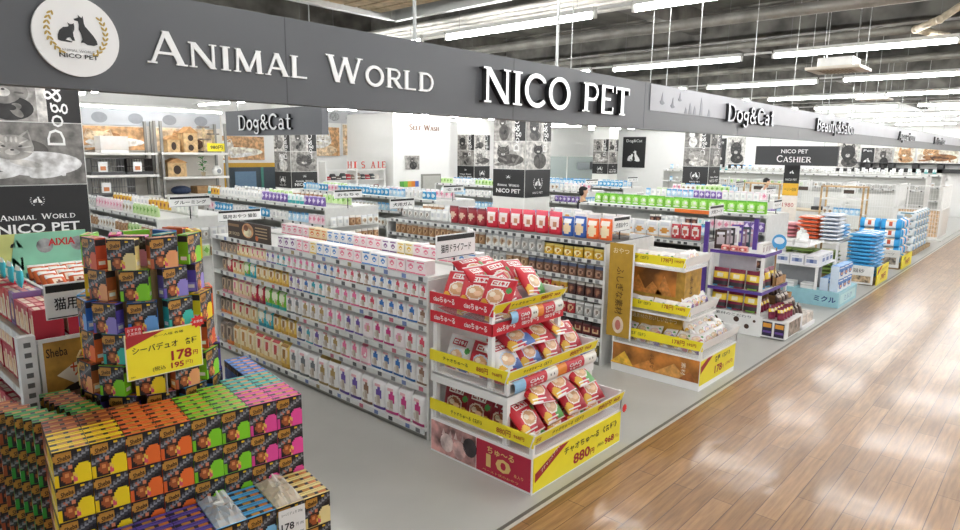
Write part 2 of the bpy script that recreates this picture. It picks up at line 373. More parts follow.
# ribbed cable tray upper left
t = root('cable_tray', (3.6, 4.6, 3.9), 'wide beige ribbed cable tray in grey rails under the ceiling', 'cable tray')
mb = MB()
for i in range(12):
    mb.box(2.55+i*.17, 2.69+i*.17, 3.6, 5.6, 3.93, 3.96, M('#b9a888', .7, noise=.12))
mb.build('tray_panel', t)
for y in (3.55, 5.6): MB().box(2.3, 4.8, y, y+.07, 3.88, 3.98, STEEL).build('rail', t)
for x in (2.3, 4.75): MB().box(x, x+.07, 3.55, 5.67, 3.88, 3.99, STEEL).build('rail', t)
for x, y in ((2.4, 3.6), (4.7, 3.6), (2.4, 5.6), (4.7, 5.6)): MB().tube((x, y, 3.9), (x, y, 4.9), .012, STEEL).build('hanger_rod', t)
def aircon(c, label):
    t = root('ceiling_air_conditioner', c, label, 'air conditioner', 'cassette air conditioners'); x, y, z = c
    MB().box(x-.2, x+.2, y-.2, y+.2, z+.04, z+.15, M('#d7d8d6', .5)).build('body', t)
    mb = MB().box(x-.31, x+.31, y-.31, y+.31, z, z+.035, M('#d9d2c4', .5)).box(x-.2, x+.2, y-.2, y+.2, z-.006, z, M('#b9ad98', .6))
    for k in range(9): mb.box(x-.18, x+.18, y-.18+k*.042, y-.165+k*.042, z-.012, z-.006, M('#8d826f', .6))
    mb.build('grille', t)
    for sx, sy in ((-.25, -.25), (.25, -.25), (-.25, .25), (.25, .25)): MB().tube((x+sx, y+sy, z+.04), (x+sx, y+sy, 4.9), .004, STEEL, 5).build('hanger_rod', t)
aircon((9.35, 2.38, 3.57), 'white four-way ceiling air conditioner just right of the near light')
aircon((16.9, 3.5, 3.75), 'white ceiling air conditioner farther down the aisle')

# ------------------------------------------------------------------ strip lights
TUBE = M('#ffffff', .3, noise=0., emit=LAMP); HOUS = M('#c9c9c4', .5); TUBE2 = M('#ffffff', .3, noise=0., emit=LAMP*.3)
def lamp_meshes():
    a = MB(); a.sm = True; a.tube((0, -.98, 0), (0, .98, 0), .028, TUBE, 10)
    b = MB().box(-.03, .03, -1.0, 1.0, .03, .075, HOUS).box(-.02, .02, -1.02, -.985, -.03, .04, HOUS).box(-.02, .02, .985, 1.02, -.03, .04, HOUS)
    c = MB().tube((0, -.8, .07), (0, -.8, 1.1), .002, M('#77797a', .5), 4).tube((0, .8, .07), (0, .8, 1.1), .002, M('#77797a', .5), 4)
    d = MB().box(-.012, .012, 1.03, 1.395, .04, .065, HOUS)
    return [('tube', a.mesh('tube')), ('housing', b.mesh('housing')), ('hanger_wire', c.mesh('hanger_wire')), ('joint_rail', d.mesh('joint_rail'))]
LM = lamp_meshes()
n = 0
for ix, X in enumerate((1.9, 5.5, 9.2, 12.75, 16.2, 19.9, 23.6, 27.2, 31)):
    for iy in range(-4, 8):
        Y = 2.14+iy*2.43
        if X == 1.9 and iy < -2: continue  # leftmost row continues the grid out of view, added to brighten the box island
        t = root('strip_light', (X, Y, 3.8), 'white strip light, %s row from left, %s in that row from the front' % (nth(ix), nth(iy+4)), 'ceiling light', 'ceiling strip lights')
        for nm, me in LM:
            o = bpy.data.objects.new(nm, me); COL.objects.link(o); o.parent = t
# tubes over cage shelves and cat posters, plus added washers brightening the back walls
def wall_light(x0, x1, y, z, label):
    t = root('wall_light', ((x0+x1)/2, y, z), label, 'light', 'lights along the back walls')
    mb = MB(); mb.sm = True; mb.tube((x0, y, z), (x1, y, z), .02, TUBE2, 10); mb.build('tube', t)
    MB().box(x0, x1, y-.03, y+.03, z+.03, z+.07, HOUS).build('housing', t)
wall_light(3.8, 6.8, 13.85, 3.26, 'long strip light in front of the cage shelves at left')
wall_light(13.6, 15.5, 20.6, 4.0, 'strip light above the brown cat posters on the back wall')
wall_light(16.4, 18.9, 18.2, 4.0, 'added strip light brightening the white washing room wall')
wall_light(19.5, 22.5, 20.6, 4.0, 'added strip light brightening the bare white back wall')
wall_light(26, 29.5, 20.6, 4.0, 'added strip light brightening the far glass partition')

# ================================================================= fascia sign
FD = M('#57595c', .5, noise=.03, scale=2); FL = M('#a9abb1', .5, noise=.05, scale=3)
fa = root('fascia_sign', (4, 2.52, 2.69), 'long grey overhead fascia with white shop lettering and a round emblem', 'sign')
Yf = 2.5
mb = MB().box(-4, 34, Yf, Yf+.08, 2.69, 3.04, FD)
for x in (.2, 1.52, 3.02, 4.6, 6.5, 8.4, 10.3, 12.2): mb.box(x, x+.004, Yf-.0008, Yf+.01, 2.69, 3.04, M('#44464a', .6))
mb.build('panel', fa)
F = fr((0, Yf, 0), '-Y')
mb = MB().box(4.68, 34, Yf-.006, Yf+.01, 2.835, 3.035, FL)
g1 = M('#8f9298', .6); g2_ = M('#7a7d83', .6)
def bird(mb, x, z, s, m):
    mb.prism([(x, z), (x+.05*s, z+.03*s), (x+.1*s, z+.16*s), (x+.13*s, z+.02*s), (x+.2*s, z-.02*s), (x+.12*s, z-.05*s), (x+.05*s, z-.04*s)], F, m, .002, .006)
for x, z, s in ((4.83, 2.91, .45), (5.02, 2.89, .4), (5.15, 2.95, .35)): bird(mb, x, z, s, g2_)
for x, h in ((5.28, .05), (5.36, .09), (5.45, .07), (5.58, .15), (5.75, .06)): mb.prism([(x, 2.84), (x+.06, 2.84), (x+.05, 2.84+h*.7), (x+.02, 2.84+h)], F, g1, .002, .006)
mb.build('light_panel', fa)
TW = M('#f4f5f4', .4, noise=.01); ALU = M('#d9dad8', .3, .55, .05, scale=6); ALUD = M('#1e1f20', .5)
mb = MB(); mb.serif('Animal World', F, 1.675, 2.858, 1.42, .116, TW, .001, .006, small=.78, gap=.1); mb.build('lettering', fa)['label'] = 'flat white lettering ANIMAL WORLD'
mb = MB(); mb.serif('NICO PET', F, 3.52, 2.868, 1.6, .19, ALU, .004, .035, side=ALUD, gap=.05); mb.build('lettering', fa)['label'] = 'raised metal lettering NICO PET'
for s, x0, x1 in (('Dog&Cat', 6.14, 7.42), ('Beauty&Salon', 9.0, 10.9), ('Aquarium', 14.2, 15.85), ('Interior', 18.3, 20.), ('Small Pet', 23, 25)):
    mb = MB(); W = x1-x0
    mb.serif(s, F, (x0+x1)/2, 2.895, W, .16, M('#85888c', .35, .4, .04), .006, .03, side=ALUD, gap=.04, lower=True)
    mb.build('lettering', fa)['label'] = 'raised dark-edged lettering on the light strip'
CAT = [(220,190),(222,165),(232,140),(250,122),(272,118),(278,112),(273,95),(285,103),(297,100),(303,95),(305,112),(303,130),(296,145),(297,165),(303,187),(290,188),(280,172),(268,175),(258,186),(290,193),(285,198),(240,196),(228,194)]
DOG = [(305,72),(320,66),(328,62),(326,48),(336,58),(345,62),(350,50),(352,70),(353,90),(358,105),(375,125),(395,150),(410,175),(413,195),(395,203),(362,202),(345,192),(330,193),(340,175),(335,150),(325,125),(328,100),(325,82),(308,80)]
def emblem(mb, fr_, cx, cy, r, m, sep=0., leaf=None, off=.002, n=9):
    for q in (CAT, DOG): mb.prism([(cx+(a-315)/160*r*.92, cy+(140-b)/160*r*.92) for a, b in q], fr_, m, .001, off)
    if leaf:
        for s in (-1, 1):
            for i in range(n):
                a = math.radians(-55+i*100/n); x = cx+s*math.cos(a)*r*.82; y = cy+math.sin(a)*r*.82
                for k in (-.5, .5): mb.ell(fr_, x+s*k*r*.09, y+r*.03, r*.075, r*.03, leaf, .001, off, 8, rot=(PI/2+s*(a*.6)-k*1.1))
eb = MB(); eb.ell(F, .742, 2.858, .128, .128, M('#f0f0ee', .4, noise=.01), .012, 0, 48); e = eb.build('emblem', fa); e['label'] = 'round white plaque'
eb = MB(); emblem(eb, F, .742, 2.872, .105, M('#1d1d1e', .5), leaf=M('#b99b45', .5), off=.0125)
eb.text('ANIMAL WORLD', F, .742, 2.812, .1, .008, M('#8f8f8f', .5), .014); eb.text('NICO PET', F, .742, 2.795, .115, .014, M('#1d1d1e', .5), .014, .02)
eb.build('cat_and_dog_motif', e)
for x in (-.4, 1.0, 2.28, 3.5, 3.66, 4.75, 5.02, 5.6, 6.9, 8.2, 9.4, 10.9, 12.4, 14.5, 17, 20):
    MB().tube((x, Yf+.04, 3.03), (x, Yf+.04, 4.9), .01 if x in (2.28, 3.5) else .003, STEEL, 6).build('hanger_rod', fa)

# ================================================================= columns and posters
COLM = M('#efefea', .55, noise=.015)
GR = ['#2b2a2a', '#55524f', '#7d7a76', '#a29e99', '#c9c6c1', '#e6e3df']
WARM = ['#5b3a22', '#9a6a3f', '#c79a6c', '#e3c3a0', '#f3e2cc', '#fbf3e6']
def soft(c): return M(c, .5, noise=.22, scale=9)
def picture(mb, F, x, y, w, h, pal, kind, rnd):
    """printed animal photograph: backdrop, body, head with ears, eyes and muzzle"""
    bg = rnd.choice([2, 3, 4]); mb.obox(F, w, h, .002, soft(pal[bg]), x, y, .004)
    if kind == 'lie': body, head = (.05*w, -.16*h, .42*w, .2*h), (-.18*w, .1*h, .2*w, .2*h)
    elif kind == 'sit': body, head = (.06*w, -.2*h, .26*w, .29*h), (-.02*w, .2*h, .18*w, .16*h)
    else: body, head = (.08*w, -.3*h, .36*w, .19*h), (.0, .04*h, .31*w, .28*h)
    lo, hi = (0, 2) if bg >= 3 else (3, 5); fur = [pal[rnd.randint(lo, hi)] for _ in range(5)]
    for k in range(3): mb.ell(F, x+rnd.uniform(-.3, .3)*w, y+rnd.uniform(-.3, .3)*h, rnd.uniform(.1, .18)*w, rnd.uniform(.1, .18)*h, soft(pal[max(0, bg-1)]), .001, .006+.0002*k, 16)
    mb.ell(F, x+body[0], y+body[1], body[2], body[3], soft(fur[0]), .001, .008, 24)
    for k in range(4): mb.ell(F, x+body[0]+rnd.uniform(-.6, .6)*body[2], y+body[1]+rnd.uniform(-.5, .4)*body[3], body[2]*rnd.uniform(.2, .38), body[3]*rnd.uniform(.2, .38), soft(rnd.choice(fur)), .001, .0092+.0002*k, 14, rot=rnd.uniform(-1, 1))
    if kind == 'lie':
        for k in (-.3, .12): mb.ell(F, x+k*w, y-.34*h, .17*w, .055*h, soft(fur[1]), .001, .0105, 14, rot=.1)
    hx, hy, hw, hh = x+head[0], y+head[1], head[2], head[3]
    for s in (-1, 1):
        mb.prism([(hx+s*hw*.2, hy+hh*.75), (hx+s*hw*.96, hy+hh*.3), (hx+s*hw*.8, hy+hh*1.4)], F, soft(fur[2]), .001, .011)
        mb.prism([(hx+s*hw*.4, hy+hh*.75), (hx+s*hw*.85, hy+hh*.5), (hx+s*hw*.76, hy+hh*1.2)], F, soft(pal[2]), .001, .0115)
    mb.ell(F, hx, hy, hw, hh, soft(fur[2]), .001, .012, 24)
    for s in (-1, 1):
        for k in range(3): mb.ell(F, hx+s*hw*(.55+.1*k), hy+hh*(.45-.4*k), hw*.26, hh*.06, soft(fur[3]), .001, .0132+.0001*k, 10, rot=s*(.5-.3*k))
    for k in (-1, 0, 1): mb.ell(F, hx+k*hw*.22, hy+hh*.62, hw*.06, hh*.24, soft(fur[3]), .001, .0135, 10)
    dk = M(pal[0], .4)
    mb.ell(F, hx, hy-hh*.36, hw*.34, hh*.24, soft(pal[4]), .001, .0136, 16)
    for s in (-1, 1): mb.ell(F, hx+s*hw*.38, hy+hh*.1, hw*.1, hh*.06, dk, .001, .0142, 10, rot=s*.2)
    mb.ell(F, hx, hy-hh*.2, hw*.1, hh*.07, dk, .001, .015, 8)
KIT = M('#f2f2f0', .5); PB = M('#232324', .5, noise=.04)
def column(x0, y0, s, faces, zs, zt, name, labels, seed):
    rnd = random.Random(seed)
    struct(MB().box(x0, x0+s, y0, y0+s, 0, 4.9, COLM).build('column', org=(x0, y0, 0)))
    h = zt-zs
    for face, kinds, lab in zip(faces, name, labels):
        F = fr((x0+s/2, y0-.001, 0), '-Y') if face == '-Y' else fr((x0-.001, y0+s/2, 0), '-X')
        base = F[0]+Vector((0, 0, zs))
        t = root('column_poster', base, lab, 'poster', 'posters on the columns')
        MB().obox(F, s-.02, h, .012, PB, 0, zs+h/2).build('sign_panel', t)
        lb = MB()
        if kinds[0] == 'words':
            emblem(lb, F, 0, zs+h*.73, .075, KIT, leaf=KIT, off=.013, n=5)
            lb.serif('Animal World', F, 0, zs+h*.43, s*.7, .058, KIT, .013, .002); lb.text('NICO PET', F, 0, zs+h*.22, s*.76, .1, KIT, .013, .02)
        else:
            emblem(lb, F, 0, zs+h*.52, .2, KIT, leaf=KIT, off=.013, n=7); lb.text('NICO PET', F, 0, zs+h*.16, s*.4, .05, KIT, .013)
        lb.build('lettering', t)
        p = MB(); picture(p, F, 0, zt+.33, s-.02, .64, GR, kinds[1], rnd); p.build('picture', t)
        p = MB(); picture(p, F, -s*.2, zt+.98, s*.58, .64, GR, kinds[2], rnd); p.build('picture', t)
        p = MB(); p.obox(F, s*.4, .64, .004, M(GR[0], .5), s*.29, zt+.98, .002); p.obox(F, .09, .64, .004, M(GR[4], .5, noise=.2), s*.13, zt+.98, .004)
        o, r, u, nn = F; Fv = (o, u, -r, nn)
        p.text('Dog&Cat', Fv, zt+.92, -s*.26, 1.0, .22, KIT, .012); p.build('picture_caption', t)
column(1.39, 8.05, .98, ['-Y'], 1.52, 2.09, [('words', 'lie', 'head')], ['grey cat poster with NICO PET board on the column at the left edge'], 3)
column(11.84, 9.4, .98, ['-X', '-Y'], 1.45, 2.1, [('words', 'lie', 'sit'), ('emblem', 'sit', 'head')], ['grey animal poster with words on the left face of the middle column', 'grey animal poster with emblem on the right face of the middle column'], 5)
column(22.1, 9.4, .95, ['-X', '-Y'], 1.45, 2.08, [('emblem', 'head', 'sit'), ('words', 'sit', 'lie')], ['grey dog poster with emblem on the column behind the green packs', 'narrow grey poster on the right face of the column behind green packs'], 8)
column(11.35, 18.6, .98, ['-X', '-Y'], 1.26, 1.78, [('emblem', 'sit', 'lie'), ('words', 'head', 'sit')], ['grey poster with emblem on the column under the hanging sign', 'grey poster with words on the column under the hanging sign'], 4)
column(20.0, 18.6, .98, ['-X', '-Y'], 1.3, 1.9, [('words', 'sit', 'head'), ('emblem', 'lie', 'lie')], ['grey poster on the far column just left of the middle column', 'narrow grey poster on the far column touching the middle column'], 9)
column(30.6, 18.6, .98, ['-X', '-Y'], 1.4, 1.95, [('emblem', 'lie', 'sit'), ('words', 'sit', 'lie')], ['grey poster on the far column beside the black wall poster', 'narrow grey poster next to the black wall poster'], 2)

# hanging department signs
def hang_sign(name, x, y0, y1, z0, z1, label, draw):
    t = root(name, (x, (y0+y1)/2, z0), label, 'sign')
    MB().box(x, x+.1, y0, y1, z0, z1, M('#626468', .5, noise=.03) if name == 'hanging_sign' else M('#333436', .5, noise=.03)).build('panel', t)
    F = fr((x, (y0+y1)/2, (z0+z1)/2), '-X'); mb = MB(); draw(mb, F); mb.build('lettering', t)
    for y in (y0+.3, y1-.3): MB().tube((x+.05, y, z1), (x+.05, y, 4.9), .008, STEEL, 5).build('hanger_rod', t)
def dc(mb, F):
    mb.serif('Dog&Cat', F, -.1, .0, 1.5, .22, M('#d9dadb', .35, .3), .004, .04, side=ALUD, gap=.04, lower=True)
hang_sign('hanging_sign', 5, 7.4, 10.05, 2.70, 3.075, 'grey hanging sign with raised Dog and Cat lettering at left', dc)
def ca(mb, F):
    mb.text('NICO PET', F, -.02, .1, .58, .09, KIT, .003, .01); mb.serif('Cashier', F, -.02, -.07, .76, .15, KIT, .003, .003)
hang_sign('cashier_sign', 16, 3.9, 5.68, 2.28, 2.72, 'dark hanging cashier sign under the fascia at right', ca)

# ------------------------------------------------------------------ posters on the walls
def wall_poster(F, w, h, pal, kind, label, seed, caption=None, dark=False, strip=0.):
    mb = MB(); rnd = random.Random(seed)
    mb.obox(F, w, h, .03, M('#222223' if dark else '#f4f2ee', .5))
    o, r, u, n = F; F2 = (o+n*.028, r, u, n)
    if dark:
        emblem(mb, F2, 0, -h*.15, min(w, h)*.5, KIT, off=.004)
        mb.text(caption, F2, 0, h*.36, w*.7, h*.12, KIT, .004)
    else:
        picture(mb, F2, 0, strip*h/2, w*.97, h*(.97-strip), pal, kind, rnd)
        if strip: mb.obox(F2, w*.97, h*strip, .004, PB, 0, -h/2+h*strip/2, .004); emblem(mb, F2, 0, -h/2+h*strip/2, h*strip*.4, KIT, off=.01)
    return tag(mb.build('wall_poster', org=tuple(o)), label, 'poster')
B = 21.96
wall_poster(fr((11.1, B, 2.52), '-Y'), 2.5, .85, WARM, 'lie', 'brown poster of a lying dog left of the small hanging column', 21)
wall_poster(fr((14.6, B, 2.82), '-Y'), 2.1, 1.15, WARM, 'head', 'brown long-haired cat poster right of the hanging sign', 22)
wall_poster(fr((16.9, B, 2.9), '-Y'), 2.3, 1.25, WARM, 'sit', 'large brown kitten poster high on the back wall', 23)
mb = MB().box(13.2, 18.1, B-.03, B, 3.55, 4.2, M('#cfd0d2', .6, noise=.08, scale=2))
for x in (13.7, 14.5, 15.4, 16.2, 17.2): mb.ell(fr((x, B-.03, 3.8), '-Y'), 0, 0, .25, .17, M('#a9abad', .6, noise=.2), .002, .001)
tag(mb.build('wall_frieze'), 'pale grey frieze with faint shapes above the brown cat posters', 'frieze')
wall_poster(fr((16.86, 18.98, 2.05), '-Y'), .75, .55, GR, 'sit', 'small pet poster on the white washing room wall', 25)
mb = MB(); mb.serif('Self Wash', fr((17.55, 18.99, 3.4), '-Y'), 0, 0, 1.6, .2, M('#8a5a3c', .5), .001, .01, small=.75); tag(mb.build('wall_lettering'), 'brown Self Wash lettering on the white wall', 'lettering')
mb = MB()
for i, c in enumerate(('#5aa84a', '#7cc04a', '#e4a93a', '#e98a33', '#5a73b8')): mb.box(16.25+i*.19, 16.44+i*.19, 18.96, 18.99, 1.12, 1.34, P(c))
tag(mb.build('colour_sign'), 'small striped green orange and blue notice on white wall', 'notice')
d = MB().box(17.35, 18.4, 18.95, 19.0, 0, 1.6, M('#8f8e88', .5)).box(17.42, 18.33, 18.93, 18.96, 0, 1.53, M('#b9b9b2', .5)); d = d.build('door_1'); d['kind'] = 'structure'
d = MB().box(10.6, 13.2, 21.9, 22, 0, 2.0, M('#c79a2a', .5)).box(10.9, 13.0, 21.86, 21.92, 0, 1.85, M('#3d4a52', .3)); d = d.build('door_2'); d['kind'] = 'structure'
MB().box(11.1, 11.9, 21.84, 21.87, .9, 1.7, M('#6f8ba6', .2)).box(12.1, 12.2, 21.84, 21.87, .2, 1.85, M('#3f7f72', .4)).build('door_panel', d)
# glass partition on the back wall
g = MB().box(27.5, 33.9, 21.3, 21.33, .3, 2.3, M('#dff0ee', .1, alpha=.35, noise=.01)).box(27.5, 33.9, 21.28, 21.36, 2.3, 2.36, WHITE)
for x in (27.5, 30.6, 33.8): g.box(x, x+.06, 21.28, 21.36, 0, 2.3, WHITE)
struct(g.build('window_1', org=(27.5, 21.3, 0)))
tag(MB().box(31.6, 32.9, 21.24, 21.27, 1.55, 1.95, M('#a9b2b8', .4)).box(33.0, 33.7, 21.24, 21.27, 1.55, 2.0, M('#55585c', .4)).build('wall_sign'), 'grey notice fixed on the far glass partition', 'notice')
# right end wall
E_ = 33.96
wall_poster(fr((E_, 18.95, 2.58), '-X'), 1.45, 1.75, GR, 'sit', 'black wall poster with white dogs beside the far column', 31, 'Dog&Cat', True)
wall_poster(fr((E_, 13.95, 2.6), '-X'), .7, 1.5, GR, 'sit', 'small black poster at far right, second before the cashier sign', 32, 'Beauty', True)
wall_poster(fr((E_, 13.05, 2.55), '-X'), .95, 1.75, GR, 'head', 'grey dog face poster left of the cashier sign', 33, strip=.2)
wall_poster(fr((E_, 7.85, 2.4), '-X'), .98, 1.75, GR, 'head', 'grey poster with emblem just right of the cashier sign', 34, strip=.25)
wall_poster(fr((E_, 7.05, 2.45), '-X'), .5, .9, GR, 'sit', 'narrow black poster right of the cashier sign', 35, 'Pet', True)
wall_poster(fr((E_, 6.42, 2.4), '-X'), .7, 1.05, GR, 'sit', 'grey animal poster left of the far brown posters', 36)
wall_poster(fr((E_, 5.62, 2.62), '-X'), .8, .75, WARM, 'head', 'square brown poster on the far right wall', 37)
wall_poster(fr((E_, 4.4, 2.62), '-X'), 1.5, .72, WARM, 'lie', 'wide brown poster of a lying dog on the far right wall', 38)
mb = MB().box(33.5, 33.95, 2.6, 7.5, 1.85, 2.02, M('#262627', .5)).box(33.5, 33.95, 2.6, 7.5, 2.2, 2.25, M('#262627', .5))
for y in (3.2, 4.1, 5.0, 5.9, 6.8): mb.box(33.5, 33.95, y, y+.22, 1.85, 2.25, M('#3a3a3b', .5))
tag(mb.build('display_rack', org=(33.7, 5, 1.85)), 'black display ledge under the far brown posters', 'rack')
# ================================================================= cat-food boxes of the front island
def cat_box(side, blob):
    nm = {'#f3cf1b': 0}
    L = [('rect', -1, 1, .0, 1., '#17161a'), ('rect', .3, 1, .86, .97, '#f2c318'),
         ('diag', .5, .78, -.25, '#3a3b40'), ('rect', -.9, -.05, .66, .97, '#b98232'), ('rect', -.96, .02, .74, .9, '#c08a38'),
         ('ell', .62, .2, .62, .36, blob), ('rect', .4, 1, 0, .3, blob), ('rect', -1, -.74, 0, .32, side),
         ('ell', -.3, .24, .42, .23, '#3b2115'), ('ell', -.3, .23, .34, .17, '#a3542b'), ('ell', -.36, .28, .12, .07, '#d98a4e'), ('ell', .08, .16, .14, .16, '#e8c24a'), ('ell', .1, .12, .09, .1, '#d9546a'),
         ('ell', -.5, .52, .14, .05, '#c96a44'), ('ell', -.12, .5, .14, .05, '#d9835c'), ('diag', .62, .66, -.25, '#8b8d92'), ('diag', .7, .72, -.25, '#77797f')]
    def top(mb, w, d, h):
        mb.box(-w/2, w/2, -d/2, -d/2+d*.2, h-.0005, h+.0008, P(side)); mb.box(-w/2, w/2, d/2-d*.34, d/2, h-.0005, h+.0008, P(side))
        mb.box(-w*.3, -w*.02, -d*.28, d*.08, h-.0005, h+.001, P('#b98232')); mb.box(w*.12, w*.42, -d*.3, d*.1, h-.0005, h+.001, P('#c9772f'))
        for s in (-1, 1):                                  # coloured narrow sides with a pale panel
            F = fr((s*w/2, 0, 0), '-X' if s < 0 else '+X')
            mb.obox(F, d*.8, h*.3, .0004, P(blob), 0, h*.18); mb.obox(F, d*.6, h*.12, .0006, P('#efe9df'), 0, h*.2); mb.obox(F, d*.94, h*.2, .0004, P('#2a2326'), 0, h*.86)
    me = pack('catfood_box', .128, .052, .151, side, L, 'box', 18, 18, side=side, top='#1a181b', extra=top)
    F = fr((0, -.026, 0), '-Y'); mb = MB()
    mb.text('Sheba', (F[0], F[1]*.98+F[2]*.2, F[2], F[3]), -.027, .125, .046, .022, P('#2c1608'), .0008, .02)
    v = [tuple(x.co) for x in me.vertices]; fcs = [tuple(p.vertices) for p in me.polygons]; mi = [p.material_index for p in me.polygons]
    k = len(v); me2 = bpy.data.meshes.new('catfood_box'); me2.from_pydata(v+mb.v, [], fcs+[tuple(i+k for i in q) for q in mb.f])
    for m in me.materials: me2.materials.append(m)
    me2.materials.append(mb.mats[0]); me2.polygons.foreach_set('material_index', mi+[len(me.materials)]*len(mb.f)); me2.update(); me2['size'] = (.128, .052, .151)
    bpy.data.meshes.remove(me)
    return me2
FLV = {k: (n, cat_box(a, b)) for k, n, a, b in (
    ('Y', 'yellow', '#f0cc17', '#f4d51e'), ('O', 'orange', '#e2642a', '#ef6f2c'), ('G', 'green', '#79c321', '#83d026'), ('P', 'pink', '#d8408f', '#e84c9b'),
    ('V', 'violet', '#5a49a0', '#8c7fc8'), ('L', 'rose', '#e08fb4', '#eda3c6'), ('B', 'blue', '#2b6cc0', '#6fa6e0'), ('T', 'teal', '#2ba79a', '#3cc0ae'),
    ('N', 'brown', '#a4502c', '#e7a06a'), ('R', 'red', '#c2472b', '#d9592f'), ('C', 'cream', '#e8d287', '#efdc9c'), ('A', 'sky-blue', '#4aa6dc', '#84c4ea'), ('D', 'dark green', '#2f9a3c', '#4cb64c'))}
BW, BD, BH = .131, .055, .153
A = Vector((1.66, 2.70, 1.30)); U = Vector((-1.055, .155, 0)).normalized(); W_ = Vector((-U.y*-1, 0, 0)); W_ = Vector((.145, .989, 0)).normalized()
SY = math.degrees(math.atan2(-U.y, -U.x))               # yaw of the island
def cat(k, c, rw, z, label, group, a=A, jit=1):
    p = a+U*(BW*(c+.5))+W_*(BD*(rw+.5)); p.z = z
    return place(FLV[k][1], 'catfood_box', p, SY+R.uniform(-1.2, 1.2)*jit, label, 'cat food box', group)
GB = 'cat-food boxes stacked on the island'
TOP0 = 1.30-5*BH; TC = Vector((1.27, 3.52, 0))
colf = ['P', 'P', 'G', 'G', 'O', 'O', 'Y', 'Y']
back = {0: 'PPPPTTTTBBBBBB', 1: 'PPPPTTTTBBBBBB', 2: 'GGGGGGGG', 3: 'GGGGGGGG', 4: 'OOOOOOOO', 5: 'OOOOOONN', 6: 'YYYYNNNDDDNNND', 7: 'YYYYNNNDDDDNNN'}
for c in range(8):
    side = 'right' if c < 4 else 'left'; cn = nth(c % 4 if c < 4 else 7-c)
    for rw, k in enumerate(back[c]):
        cc = c+(.5*(rw-6) if c == 7 and rw > 6 else .25*(rw-6) if c == 6 and rw > 6 else 0)*.45
        q = A+U*(BW*(cc+.5))+W_*(BD*(rw+.5))
        if math.hypot(q.x-TC.x, q.y-TC.y) < .425: continue
        for lv in range(5):
            z = TOP0+lv*BH
            if rw and lv < 4 and not (c == 7 or (c == 0 and lv > 2)): continue   # boxes buried inside the stack
            if c == 7 and rw and lv < 1: continue
            n = FLV[k][0]
            cat(k, cc, rw, z+.001, '%s cat-food box, %s layer down, %s column from %s end, %s row back' % (n, nth(4-lv), cn, side, nth(rw)), GB)
    # sealed cartons fill the middle of the stack
isl = root('island_table', (1.2, 3.1, 0), 'low white display table carrying the stacked cat-food boxes', 'display table')
MB().prism([(0, 0), (1.06, 0), (1.06, 1.0), (0, 1.2)], (A+Vector((0, 0, TOP0-1.3-.002)), U, W_, Vector((0, 0, -1))), WHITE, .03).build('table_top', isl)
MB().prism([(.02, -.32), (1.04, -.32), (1.04, 0), (.02, 0)], (A+Vector((0, 0, TOP0-1.3-.002+.065)), U, W_, Vector((0, 0, -1))), WHITE, .1).build('front_step', isl)
for a, b in ((.05, .04), (1.0, .04), (.05, 1.1), (1.0, .95)):
    q = A+U*a+W_*b; MB().box(q.x-.02, q.x+.02, q.y-.02, q.y+.02, 0, TOP0-.033, STEEL).build('leg', isl)
core = MB(); core.sm = True
core.tube((TC.x, TC.y, TOP0+.001), (TC.x, TC.y, .998), .345, M('#a98a62', .7, noise=.08), 28)
tag(core.build('card_plinth'), 'brown round card plinth under the tower of boxes', 'plinth')
# front step of lower boxes
A2 = A-W_*(BD*5+.012); STEP = .065
stepc = [('C', 1), ('C', 1), ('A', 1), ('A', 1), ('V', 1), ('V', 1), ('V', 1), ('V', 1)]
for c, (k, _) in enumerate(stepc):
    for rw in range(5):
        for lv in (0, 1):
            if lv == 0 and rw and c not in (0, 7): continue
            dz = 0
            if c in (1, 3) and rw == 0 and lv == 1: pass
            cat(k, c, rw, TOP0+STEP+lv*BH+.001, '%s cat-food box on the front step, %s layer, %s column from right, %s row' % (FLV[k][0], 'upper' if lv else 'lower', nth(c), nth(rw)), 'cat-food boxes on the front step', A2)
def wrap(c, label, seed):
    """crumpled clear bag lying over a column of boxes"""
    r = random.Random(seed); mb = MB(); nx, ny = 9, 9; V = []
    for j in range(ny+1):
        for i in range(nx+1):
            a, b = i/nx, j/ny; e = min(a, 1-a, b, 1-b)
            p = A2+U*(BW*(c+a*1.0))+W_*(BD*5*b); z = TOP0+STEP+2*BH+.004+min(.05, e*.22)*r.uniform(.5, 1.1)
            V.append((p.x, p.y, z))
    mb.add(V, [(j*(nx+1)+i, j*(nx+1)+i+1, (j+1)*(nx+1)+i+1, (j+1)*(nx+1)+i) for j in range(ny) for i in range(nx)], M('#f2efe6', .12, alpha=.45, noise=.02))
    for k in range(2):
        p = A2+U*(BW*(c+.5))+W_*(BD*2.5); p.z = TOP0+STEP+2*BH+.04; q = p+U*r.uniform(-.05, .05)+W_*(.05*(2*k-1))+Vector((0, 0, .035))
        mb.tube(p, q, .014, M('#f2efe6', .12, alpha=.45, noise=.02), 6, .004)
    tag(mb.build('plastic_wrap'), label, 'plastic wrap', 'clear wraps on the front step')
wrap(1, 'crumpled clear wrap over the cream boxes behind the price card', 3); wrap(3, 'crumpled clear wrap over the sky-blue boxes', 5)
F = fr(A2+U*(BW*1.5)+Vector((0, 0, TOP0+STEP+2*BH-.1-1.3)), SY); F = (F[0]+F[3]*.012, F[1], F[2], F[3])
t = root('price_card', F[0], 'white price card reading 178 and 712 on cream boxes', 'price card')
MB().obox(F, .125, .16, .002, WHITE, 0, .01).build('card', t)
mb = MB(); mb.text('178', F, -.022, .005, .06, .036, BLACK, .003, .02); mb.text('712', F, -.022, -.037, .06, .036, BLACK, .003, .02); mb.text('円 195', F, .036, .002, .035, .016, BLACK, .003); mb.text('円 783', F, .036, -.04, .035, .016, BLACK, .003); mb.text('シーバ デュオ 200g', F, 0, .065, .1, .018, BLACK, .003)
mb.build('lettering', t)
